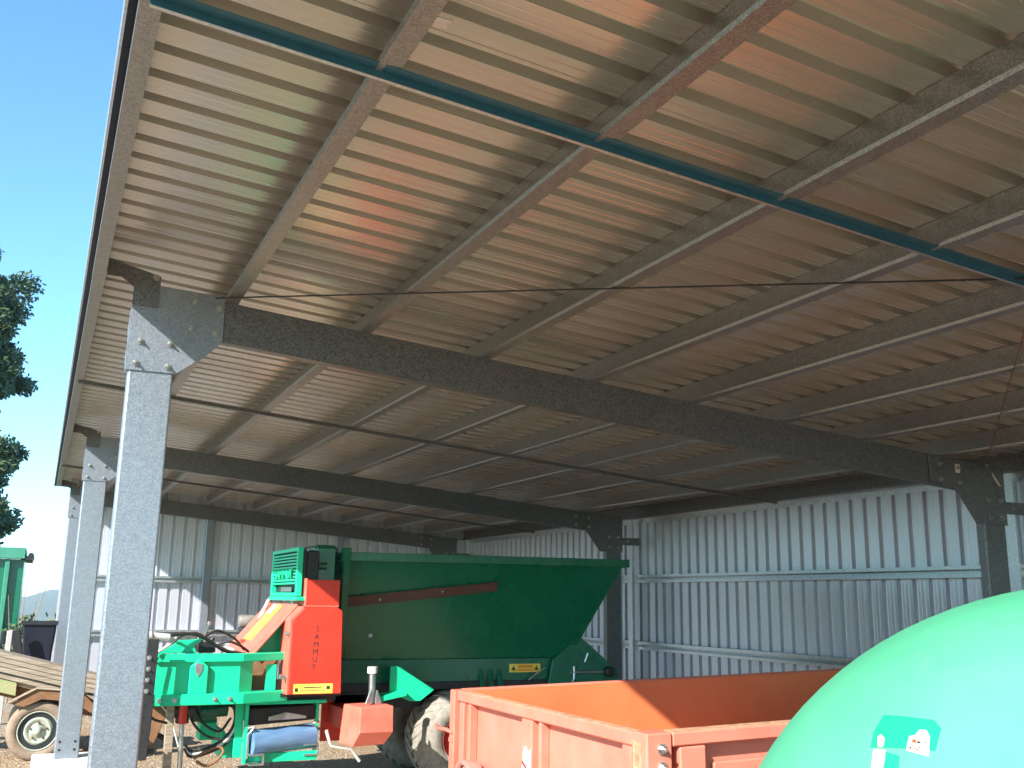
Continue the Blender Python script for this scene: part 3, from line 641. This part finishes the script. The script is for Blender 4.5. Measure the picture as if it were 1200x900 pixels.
# wheels
def spreader_wheel(cx, y0, cz, Rr, wd):
    prof = [(.21, .03), (.235, .0), (.30, -.015), (.355, .0), (.39, .045), (.412, .11), (.424, wd*.35), (.424, wd*.65), (.412, wd-.11), (.39, wd-.045), (.355, wd), (.30, wd+.015), (.235, wd), (.21, wd-.03)]
    wh = part('wheel', MB().lathe([(r*Rr/.425, t_) for r, t_ in prof], (cx, y0, cz), 'y', 48), M_tyre, sp_)
    ly = MB()
    nl = 26
    for q in range(nl):     # curved tread lugs, meeting in a chevron
        for side in (0, 1):
            A = []; a0 = 2*math.pi*(q+.5*side)/nl
            for s_ in range(8):
                f = s_/7; yo = .02+(wd/2-.01)*f
                rb = Rr*(.86+.14*min(1, (f*1.35))**.5)
                yy = y0+yo if side == 0 else y0+wd-yo
                aa = a0 - .34*(1-f)**1.5
                for da, rr2 in ((-.075, rb-.025), (-.06, rb+.012), (.045, rb+.012), (.06, rb-.025)):
                    A.append((cx+math.cos(aa+da)*rr2, yy, cz+math.sin(aa+da)*rr2))
            fs_ = [(0, 1, 2, 3)]
            for s_ in range(7):
                for e_ in range(3): a_ = s_*4+e_; fs_.append((a_, a_+1, a_+5, a_+4))
            ly.add(A, fs_)
    t_ = part('tread', ly, M_tyre, wh); t_['kind'] = 'stuff'
    part('rim', MB().lathe([(0, .05), (.10, .05), (.11, .02), (.17, .06), (.20, .02), (.215, -.01)], (cx, y0, cz), 'y', 32).lathe([(.215, wd+.01), (.17, wd-.06), (0, wd-.05)], (cx, y0, cz), 'y', 32), M_red, wh)
    part('rim_edge', MB().lathe([(.212, .020), (.222, .008), (.228, .004)], (cx, y0, cz), 'y', 32), M_white, wh)
spreader_wheel(3.51, 9.14, .34, .44, .62)
spreader_wheel(3.51, 10.26, .34, .44, .62)
P('axle', MB().box((3.47, 9.5, .27), (3.57, 10.5, .37)), M_black, .004)
P('spring_hanger', MB().prism([(3.1, .80), (3.35, .80), (3.30, .62), (3.2, .62)], 'y', 9.5, 9.53), M_red, .003)
P('underframe', MB().box((2.3, 9.5, .62), (5.1, 9.6, .80)).box((2.3, 10.4, .62), (5.1, 10.5, .80)).box((3.40, 9.55, .371), (3.64, 9.65, .62)).box((3.40, 10.35, .371), (3.64, 10.45, .62)), M_black, .004)
P('drawbar_beam', MB().box((.66, 9.6, .66), (2.3, 9.72, .764)), M_black, .004)

# ------------------------------------------------------------------ orange tipping trailer (slightly nose-up)
tt = thing('tipping_trailer', 'faded orange steel tipping trailer with an empty open bin', 'trailer', (1.62, 3.94, G))
def tl_(x): return 1.2 + .0245*(x-1.638)      # rim height along the trailer
TX0, TX1, TY0, TY1 = 1.638, 4.35, 3.05, 4.83
def T(name, mb, m, bevel=.004, parent=None, label=None): return part(name, mb, m, parent or tt, bevel, label)
def yrail(x0, x1, y0, y1, dz0, dz1):
    return MB().loft([(x0, y0, tl_(x0)+dz0), (x1, y0, tl_(x1)+dz0), (x1, y1, tl_(x1)+dz0), (x0, y1, tl_(x0)+dz0)], [(x0, y0, tl_(x0)+dz1), (x1, y0, tl_(x1)+dz1), (x1, y1, tl_(x1)+dz1), (x0, y1, tl_(x0)+dz1)])
T('tailgate', yrail(TX0+.044, TX0+.054, TY0+.09, TY1-.075, -.62, -.02), M_orange, 0)
T('tailgate_rail', yrail(TX0, TX0+.05, TY0+.09, TY1-.04, -.048, 0), M_orange, .006)
T('rail_edge', yrail(TX0+.006, TX0+.045, TY0+.1, TY1-.06, -.003, .0025), M_rust, 0)
for a, b in ((4.62, 4.655), (4.70, 4.755), (3.945, 4.045), (3.155, 3.215), (3.86, 3.885)):
    T('rib', yrail(TX0+.002, TX0+.0445, a, b, -.62, -.05), M_orange, .004)
T('corner_post', yrail(TX0-.012, TX0+.055, TY1-.04, TY1+.02, -.62, .004), M_orange, .005)
T('corner_post', yrail(TX0-.006, TX0+.10, TY0-.012, TY0+.088, -.62, .006), M_orange, .006)
for bz in (-.045, -.105):
    inst('bolt', BOLT, tt, (TX0+.055, TY0-.013, 1.2+bz))
T('chipped_patch', yrail(TX0-.0075, TX0-.0065, TY0+.02, TY0+.075, -.30, -.025), M_rust, 0)
T('side_wall', yrail(TX0+.10, TX1, TY0+.050, TY0+.062, -.62, -.01), M_orange, 0)
T('side_rail', yrail(TX0+.105, TX1, TY0-.006, TY0+.064, -.045, .004), M_orange, .006)
T('rail_edge', yrail(TX0+.115, TX1-.01, TY0-.001, TY0+.058, .001, .006), M_rust, 0)
for a in (1.775, 2.62, 3.45, 4.22): T('rib', yrail(a, a+.11, TY0-.004, TY0+.0495, -.62, -.048), M_orange, .005)
for a in (1.945, 2.79, 3.62): T('side_panel', yrail(a, a+.60, TY0+.034, TY0+.0495, -.62, -.115), M_orange, .006)
T('side_wall', yrail(TX0+.05, TX1, TY1-.012, TY1, -.62, -.004), M_orin, 0)
T('side_rail', yrail(TX0+.055, TX1, TY1+.0005, TY1+.045, -.045, .004), M_orange, .005)
T('headboard', yrail(TX1, TX1+.02, TY0, TY1, -.62, .02), M_orin, .004)
T('bin_floor', yrail(TX0+.055, TX1, TY0+.064, TY1-.013, -.62, -.60), M_orin, 0)
T('chassis', yrail(TX0+.1, TX1+.9, 3.45, 3.53, -.76, -.625).loft([], []) if False else yrail(TX0+.1, TX1+.9, 3.45, 3.53, -.76, -.625), M_rustbr, .004)
T('chassis', yrail(TX0+.1, TX1+.9, 4.35, 4.43, -.76, -.625), M_rustbr, .004)
T('latch_hook', MB().tube([(TX0-.01, 4.80, 1.0), (TX0-.02, 4.88, 1.008), (TX0-.02, 4.98, 1.0), (TX0-.02, 5.02, 1.012)], .010, 8).box((TX0-.016, 4.795, .955), (TX0-.004, 4.845, .975)), M_redp, 0)
lm = T('round_lamp', MB().lathe([(.105, .04), (.112, -.02), (.108, -.035), (.09, -.035), (.086, -.02)], (TX0-.03, 4.545, .80), 'x', 28), mat('dusky_red_paint', (.42, .14, .11), .55, 0, (.5, .2, .16), 10), 0)
T('lamp_lens', MB().lathe([(0, -.03), (.05, -.026), (.086, -.01)], (TX0-.03, 4.545, .80), 'x', 24), mat('cream_lens', (.72, .60, .38), .35, 0, (.60, .46, .24), 30), 0, lm)
T('paint_scrape', MB().prism([(4.035, .95), (4.02, 1.035), (3.995, 1.04), (3.975, 1.02), (3.955, 1.035), (3.948, .92), (3.99, .90)], 'x', TX0+.0008, TX0+.0018).prism([(3.90, .92), (3.895, 1.03), (3.88, 1.03), (3.87, .94)], 'x', TX0+.0425, TX0+.0435), M_white, 0)
T('red_mark', MB().prism([(4.035, .968), (3.99, .945), (3.99, .962), (4.035, .983)], 'x', TX0+.0002, TX0+.0007).prism([(4.115, 1.005), (4.05, 1.012), (4.05, 1.018), (4.115, 1.02)], 'x', TX0+.0425, TX0+.0433), mat('dull_red_mark', (.35, .04, .03), .6), 0)
for yy in (3.12, 4.42):
    wh = part('wheel', MB().lathe([(.17, 0), (.28, -.02), (.315, .03), (.32, .09), (.315, .15), (.28, .2), (.17, .18)], (3.3, yy, .22), 'y', 36), M_tyre, tt)
    part('rim', MB().lathe([(0, .03), (.08, .03), (.15, .06), (.172, .0)], (3.3, yy, .22), 'y', 28), M_rimg, wh)

# ------------------------------------------------------------------ green tank
tk = thing('spray_tank', 'big rounded pale green plastic tank with torn stickers, nearest the camera', 'tank', (1.81, 1.41, G))
TC, TA, TZ = Vector((1.8085, 1.4135, .86)), .90, .85
el = MB(); nu, nv = 96, 48
vs = [TC+Vector((TA*math.cos(2*math.pi*i/nu)*math.sin(math.pi*j/nv), TA*math.sin(2*math.pi*i/nu)*math.sin(math.pi*j/nv), -TZ*math.cos(math.pi*j/nv))) for j in range(nv+1) for i in range(nu)]
el.add(vs, [(j*nu+i, j*nu+(i+1) % nu, (j+1)*nu+(i+1) % nu, (j+1)*nu+i) for j in range(nv) for i in range(nu)], True)
body = part('tank_shell', el, M_tank, tk)
def decal(name, pts, m, off, par):
    c = sum((Vector(p_) for p_ in pts), Vector())/len(pts); mb = MB(); nn = 8
    def pr_(p_, extra=0):
        d = Vector(p_)-TC; k_ = 1/math.sqrt((d.x/TA)**2+(d.y/TA)**2+(d.z/TZ)**2); return TC + d*k_*(1+off+extra)
    for i in range(len(pts)):
        a, b = Vector(pts[i]), Vector(pts[(i+1) % len(pts)]); idx = {}; vs = []; fs = []
        for u in range(nn+1):
            for v in range(nn+1-u):
                idx[u, v] = len(vs); vs.append(pr_(c+(a-c)*u/nn+(b-c)*v/nn))
        for u in range(nn):
            for v in range(nn-u):
                fs.append((idx[u, v], idx[u+1, v], idx[u, v+1]))
                if u+v < nn-1: fs.append((idx[u+1, v], idx[u+1, v+1], idx[u, v+1]))
        mb.add(vs, fs, True)
        mb.add([pr_(a), pr_(b), pr_(b, -off), pr_(a, -off)], [(0, 1, 2, 3)])
    return part(name, mb, m, par)
decal('unfaded_patch', [(1.161,1.475,1.448),(1.164,1.358,1.451),(1.155,1.336,1.44),(1.124,1.324,1.406),(1.11,1.461,1.394),(1.133,1.474,1.418)], M_tankd, .0008, body)
decal('unfaded_patch', [(1.106,1.421,1.392),(1.105,1.388,1.389),(1.086,1.374,1.365),(1.083,1.405,1.363)], M_tankd, .0008, body)
ws = decal('torn_sticker', [(1.113,1.379,1.399),(1.133,1.388,1.421),(1.136,1.377,1.424),(1.145,1.375,1.433),(1.147,1.361,1.434),(1.139,1.347,1.425),(1.115,1.33,1.395)], M_paper, .0016, body)
decal('sticker', [(1.125,1.457,1.412),(1.129,1.452,1.417),(1.124,1.438,1.411),(1.112,1.432,1.398),(1.111,1.443,1.396)], M_ysticker, .0016, body)
decal('sticker', [(1.108,1.451,1.392),(1.109,1.423,1.394),(1.097,1.414,1.38),(1.081,1.409,1.36),(1.079,1.431,1.357)], M_ysticker, .0016, body)
E1 = Vector((1.113,1.379,1.399)); E2 = Vector((1.115,1.33,1.395)); E3 = Vector((1.133,1.388,1.421))
def stk(u, v): return E1 + (E2-E1)*u + (E3-E1)*v
for (u0, v0, u1, v1, m__) in ((.18,.62,.36,.86,M_rprint),(.40,.66,.56,.80,M_dkprint),(.10,.40,.34,.46,M_rprint),(.42,.38,.60,.44,M_dkprint),(.12,.18,.22,.30,M_dkprint),(.30,.20,.56,.28,M_rprint),(.66,.62,.86,.67,M_dkprint),(.72,.80,.84,.86,M_dkprint),(.08,.06,.85,.09,M_rprint)):
    decal('print_mark', [stk(u0,v0), stk(u1,v0), stk(u1,v1), stk(u0,v1)], m__, .0022, ws)
part('cradle', MB().box((1.15, .80, .20), (2.47, .90, .36)).box((1.15, 1.92, .20), (2.47, 2.02, .36)).box((1.2, .9, .16), (1.3, 1.92, .26)).box((2.3, .9, .16), (2.4, 1.92, .26)).box((1.22, .82, G), (1.30, .88, .20)).box((2.32, .82, G), (2.40, .88, .20)).box((1.22, 1.94, G), (1.30, 2.0, .20)).box((2.32, 1.94, G), (2.40, 2.0, .20)), M_rustbr, tk)

# ------------------------------------------------------------------ timber trailer
tc_ = thing('timber_trailer', 'small tilted single axle trailer with peeling green side, behind the second column', 'trailer', (-.18, 12.5, G))
def Q(name, mb, m, bevel=.003, parent=None): return part(name, mb, m, parent or tc_, bevel)
TILT = -.262
def bar(x0, x1, y0, y1, z0, z1):
    """length along the tilted bed; heights are those at x = -0.18"""
    f = lambda x: TILT*(x+.18)
    return MB().loft([(x0, y0, z0+f(x0)), (x1, y0, z0+f(x1)), (x1, y1, z0+f(x1)), (x0, y1, z0+f(x0))], [(x0, y0, z1+f(x0)), (x1, y0, z1+f(x1)), (x1, y1, z1+f(x1)), (x0, y1, z1+f(x0))])
Q('side_board', bar(-2.1, -.42, 12.26, 12.29, .50, .64), M_timbg)
Q('bed', bar(-2.1, .62, 12.30, 13.25, .60, .645), M_timb)
Q('bed_rail', bar(-2.1, .66, 12.24, 12.30, .645, .70), M_timb)
Q('frame_beam', bar(-2.1, .70, 12.36, 12.44, .46, .598), M_rustbr)
Q('frame_beam', bar(-2.1, .70, 13.10, 13.18, .46, .598), M_rustbr)
gd = MB()
for (xa, za), (xb_, zb_) in (((-.47, .50), (-.22, .635)), ((-.22, .635), (.20, .60)), ((.20, .60), (.42, .40))):
    gd.loft([(xa, 12.12, za), (xb_, 12.12, zb_), (xb_, 12.36, zb_), (xa, 12.36, za)], [(xa, 12.12, za+.018), (xb_, 12.12, zb_+.018), (xb_, 12.36, zb_+.018), (xa, 12.36, za+.018)])
Q('mudguard', gd, M_rustbr, 0)
Q('mudguard_skirt', MB().prism([(-.46, .495), (-.22, .632), (.20, .597), (.42, .40), (.34, .38), (.16, .50), (-.16, .535), (-.33, .46)], 'y', 12.13, 12.14), M_rustbr, 0)
Q('mudguard_lip', MB().tube([(-.48, 12.115, .505), (-.22, 12.115, .648), (.20, 12.115, .612)], .012, 6), M_timb, 0)
for yy in (12.19, 13.2):
    cx, cz = -.165, .205
    wh = part('wheel', MB().lathe([(.20, .01), (.22, -.015), (.27, -.02), (.30, .0), (.31, .04), (.31, .11), (.30, .15), (.27, .17), (.20, .14)], (cx, yy, cz), 'y', 44), M_tyret, tc_)
    part('rim', MB().lathe([(.205, -.004), (.195, -.012), (.188, .03), (.150, .045), (.135, .012), (.118, .008), (.100, .03), (.07, .03), (.062, .012), (.04, .008), (.036, -.012), (0, -.014)], (cx, yy, cz), 'y', 36), M_rimg, wh)
    nm = MB()
    for q in range(5):
        a = 2*math.pi*q/5+.3; nm.lathe([(0, -.004), (.011, -.004), (.011, .03)], (cx+.083*math.cos(a), yy, cz+.083*math.sin(a)), 'y', 6)
    part('wheel_nuts', nm, M_rustbr, wh)
    hs = MB()
    for q in range(10):
        a = 2*math.pi*q/10; hs.lathe([(0, .026), (.016, .026)], (cx+.165*math.cos(a), yy, cz+.165*math.sin(a)), 'y', 10)
    part('rim_slots', hs, M_black, wh)
    part('rim_well', MB().lathe([(.148, .012), (.192, .012)], (cx, yy, cz), 'y', 36), M_black, wh)
Q('axle', MB().tube([(-.165, 12.25, .205), (-.165, 13.3, .205)], .025, 8), M_black, 0)
Q('drawbar', MB().tube([(.66, 12.6, .36), (1.0, 12.75, .12), (1.2, 12.78, 0.0)], .03, 8), M_black, 0)
lay = [('topmost weathered timber board at the front of the trailer stack', 12.205, .862, .912),
       ('second weathered board from the top at the front of the trailer stack', 12.20, .812, .858),
       ('third weathered board from the top at the front of the trailer stack', 12.21, .764, .808),
       ('lowest weathered board at the front of the trailer stack, above the dark gap', 12.20, .712, .760)]
for i, (lab, y0, z0, z1) in enumerate(lay):
    o = bpy.data.objects.new('timber_board', bar(-2.4-.05*i, .58+.02*(i % 2), y0, y0+.19, z0, z1).mesh('timber_board', (0, 0, 0), M_timb)); C.objects.link(o)
    o['label'] = lab; o['category'] = 'board'; o['group'] = 'timber boards stacked on the trailer'
    md = o.modifiers.new('bevel', 'BEVEL'); md.width = .004
for i, (lab, y0) in enumerate((('weathered board lying flat in the middle of the trailer stack top', 12.42), ('weathered board lying flat at the rear of the trailer stack top', 12.64))):
    o = bpy.data.objects.new('timber_board', bar(-2.3, .50+.05*i, y0, y0+.20, .862, .905).mesh('timber_board', (0, 0, 0), M_timb)); C.objects.link(o)
    o['label'] = lab; o['category'] = 'board'; o['group'] = 'timber boards stacked on the trailer'
Q('bearer', bar(-1.9, -1.8, 12.21, 12.84, .701, .711), M_timb); Q('bearer', bar(.2, .3, 12.21, 12.84, .701, .711), M_timb)
Q('packing', bar(-2.2, .5, 12.42, 12.84, .712, .861), M_timb)

# ------------------------------------------------------------------ things beyond the trailer
gb = thing('green_bin', 'tall green steel bin with a pale rim and black lip, beyond the timber trailer', 'bin', (-1.6, 21, G))
def Gp(name, mb, m, bevel=.01): return part(name, mb, m, gb, bevel)
Gp('bin_body', MB().box((-2.8, 20.1, .8), (-.60, 22.2, 2.23)), M_green)
Gp('corner_post', MB().box((-.90, 20.0, G), (-.82, 20.095, 2.23)), M_bing)
Gp('corner_post', MB().box((-2.8, 20.0, G), (-2.7, 20.095, 2.23)), M_bing)
for k in range(3): Gp('stiffener', MB().box((-1.35-.45*k, 20.03, .85), (-1.29-.45*k, 20.095, 2.22)), M_bing)
Gp('rim', MB().box((-2.85, 19.94, 2.235), (-.59, 20.12, 2.43)).box((-.67, 20.121, 2.235), (-.59, 22.25, 2.43)), M_bing)
Gp('rim_lip', MB().box((-.589, 19.96, 2.22), (-.47, 22.2, 2.29)).tube([(-.50, 19.98, 2.30), (-.50, 22.2, 2.30)], .05, 10), M_black, 0)
Gp('bin_leg', MB().box((-.70, 20.1, G), (-.62, 20.2, .8)), M_black)
Gp('bin_leg', MB().box((-.70, 22.0, G), (-.62, 22.1, .8)), M_black)
bk = thing('loader_bucket', 'dark navy loader bucket standing on the ground between the green bin and columns', 'bucket', (-.25, 16.6, G))
part('bucket_shell', MB().loft([(-.47, 16.3, 1.22), (-.02, 16.3, 1.22), (.0, 16.9, 1.22), (-.47, 16.9, 1.22)], [(-.36, 16.4, .10), (-.10, 16.4, .10), (-.08, 16.8, .10), (-.36, 16.8, .10)]).box((-.40, 16.42, G), (-.05, 16.8, .10)), M_bucket, bk, .02)
part('bucket_lip', MB().box((-.49, 16.27, 1.19), (.0, 16.295, 1.25)), M_black, bk, .004)
part('bucket_arm', MB().loft([(-.62, 16.1, 1.10), (-.50, 16.1, 1.16), (-.50, 16.16, 1.16), (-.62, 16.16, 1.10)], [(-.44, 16.1, .40), (-.34, 16.1, .42), (-.34, 16.16, .42), (-.44, 16.16, .40)]), M_black, bk, .01)
ps = thing('timber_post', 'pale grey timber post standing upright in front of the green bin', 'post', (-.60, 15.6, G))
part('post_shaft', MB().loft([(-.655, 15.57, G), (-.585, 15.57, G), (-.585, 15.64, G), (-.655, 15.64, G)], [(-.645, 15.57, 1.13), (-.575, 15.57, 1.14), (-.575, 15.64, 1.14), (-.645, 15.64, 1.13)]), mat('grey_timber', (.38, .36, .33), .9, 0, (.52, .50, .47), 6, stretch=(3, 3, .4), bump=.3), ps, .006)
part('post_strap', MB().box((-.72, 15.56, .95), (-.66, 15.66, 1.12)), M_black, ps, .01)

def leaf_cloud(mb, centres, n, rng, size, squash=.8):
    for c, r in centres:
        for _ in range(n):
            d = Vector((rng.gauss(0, 1), rng.gauss(0, 1), rng.gauss(0, 1))).normalized()*r*rng.random()**.45
            d.z *= squash; p_ = Vector(c)+d
            u = Vector((rng.gauss(0, 1), rng.gauss(0, 1), rng.gauss(0, 1)-.5)).normalized(); v = u.orthogonal().normalized()
            l = size*rng.uniform(.7, 1.5); wv = l*.32
            k_ = len(mb.v)
            mb.v += [tuple(p_), tuple(p_+u*l*.5+v*wv), tuple(p_+u*l), tuple(p_+u*l*.5-v*wv)]
            mb.f.append((k_, k_+1, k_+2, k_+3)); mb.sm.append(False)
def raw(name, mb, m, parent):
    me_ = bpy.data.meshes.new(name); o_ = base_of(parent)
    me_.from_pydata([tuple(Vector(v)-o_) for v in mb.v], [], mb.f); me_.materials.append(m)
    o = bpy.data.objects.new(name, me_); C.objects.link(o); o.parent = parent; return o
rng = random.Random(3)
tree = thing('gum_tree', 'tall gum tree with separate dark leafy clumps at the left, against the sky', 'tree', (-5.2, 40, G))
tm = MB()
tm.tube([(-5.2, 40, G-.3), (-5.1, 40, 2.5), (-5.4, 40, 5.5), (-5.0, 40.1, 9), (-4.8, 40, 12.5)], [.36, .30, .24, .17, .07], 10)
cl = []
def limb(a, b, r, ncl, rad_):
    a, b = Vector(a), Vector(b); mid = a.lerp(b, .5)+Vector((0, 0, .35)); tm.tube([a, mid, b], [r, r*.7, r*.35], 7)
    for _ in range(int(ncl*1.7)):
        cc_ = b+Vector((rng.gauss(0, .55), rng.gauss(0, .7), rng.gauss(0, .5)))*rad_
        cl.append((cc_, rad_*rng.uniform(.42, .8)))
        tm.tube([a.lerp(b, .75)+Vector((0, 0, .2)), b.lerp(cc_, .5)+Vector((0, 0, .1)), cc_], [r*.4, r*.25, r*.1], 5)
limb((-4.9, 40, 10), (-2.9, 40, 12.0), .09, 10, 1.0); limb((-4.8, 40, 11), (-3.6, 39.5, 12.7), .07, 7, .8)
limb((-5.1, 40, 8.3), (-2.75, 40, 9.6), .09, 10, .95); limb((-5.3, 40, 6.8), (-2.7, 40.3, 8.3), .08, 8, .8)
limb((-5.3, 40, 4.6), (-2.45, 40, 6.2), .09, 9, .8); limb((-5.2, 40, 3.4), (-2.35, 40, 4.6), .08, 9, .8); limb((-5.2, 40, 2.4), (-2.7, 40, 3.3), .06, 8, .8)
limb((-5.0, 40, 9), (-3.3, 40.4, 10.8), .07, 8, .8); limb((-5.2, 40, 6), (-3.2, 40.5, 7.0), .07, 7, .75)
limb((-5.3, 40, 7.5), (-7.5, 40, 9.0), .09, 8, 1.2); limb((-5.1, 40, 10), (-6.8, 40.5, 12), .08, 8, 1.2); limb((-5.3, 40, 5), (-7.8, 39.6, 6.5), .09, 8, 1.2)
limb((-4.9, 40, 11.5), (-5.0, 40.2, 13.6), .06, 9, 1.1)
part('trunk', tm, M_bark, tree)
lm_ = MB(); leaf_cloud(lm_, cl, 430, rng, .16); raw('crown', lm_, M_leaf, tree)
bb = thing('bare_bush', 'thin leafless bush with bent stems beside the green bin', 'bush', (-.62, 18.6, G))
bm2 = MB()
for (x, y, z) in ((-.12, 18.6, 2.15), (-.50, 18.5, 1.9), (-.30, 18.7, 1.7), (-.75, 18.4, 1.6), (.02, 18.5, 1.5)):
    bm2.tube([(-.60, 18.6, G), (-.56+.1*(x+.6), 18.6, .7), (x*.6-.22, y, z*.62), (x, y, z)], [.016, .012, .008, .004], 6)
part('stems', bm2, M_bark, bb)
fl = MB(); leaf_cloud(fl, [((-.55, 18.6, .9), .3), ((-.45, 18.6, 1.1), .22)], 160, rng, .06); raw('leaves', fl, M_hedge, bb)
hd = MB(); leaf_cloud(hd, [((-6+.55*i, 26+rng.uniform(-.5, .5), .35+rng.uniform(0, .25)), .8) for i in range(24)], 420, rng, .13, .95)
hd.tube([(-6, 26, G+.05), (7.2, 26, G+.05)], .05, 6)
ho = bpy.data.objects.new('hedge', None)
ho = bpy.data.objects.new('undergrowth', bpy.data.meshes.new('undergrowth')); ho.data.from_pydata(hd.v, [], hd.f); ho.data.materials.append(M_hedge); C.objects.link(ho); ho['kind'] = 'stuff'

# ------------------------------------------------------------------ air between here and the far range
hz = MB().box((-4200, -60, -140), (4200, 5200, 95))
hzo = bpy.data.objects.new('haze', hz.mesh('haze')); C.objects.link(hzo); hzo['kind'] = 'stuff'
hmt = bpy.data.materials.new('haze_air'); hmt.use_nodes = True; ht = hmt.node_tree; ht.nodes.clear()
pv = ht.nodes.new('ShaderNodeVolumePrincipled'); pv.inputs['Color'].default_value = (.80, .88, 1, 1); pv.inputs['Density'].default_value = .00016
pv.inputs['Anisotropy'].default_value = .1
hout = ht.nodes.new('ShaderNodeOutputMaterial'); ht.links.new(pv.outputs[0], hout.inputs['Volume'])
hzo.data.materials.append(hmt)
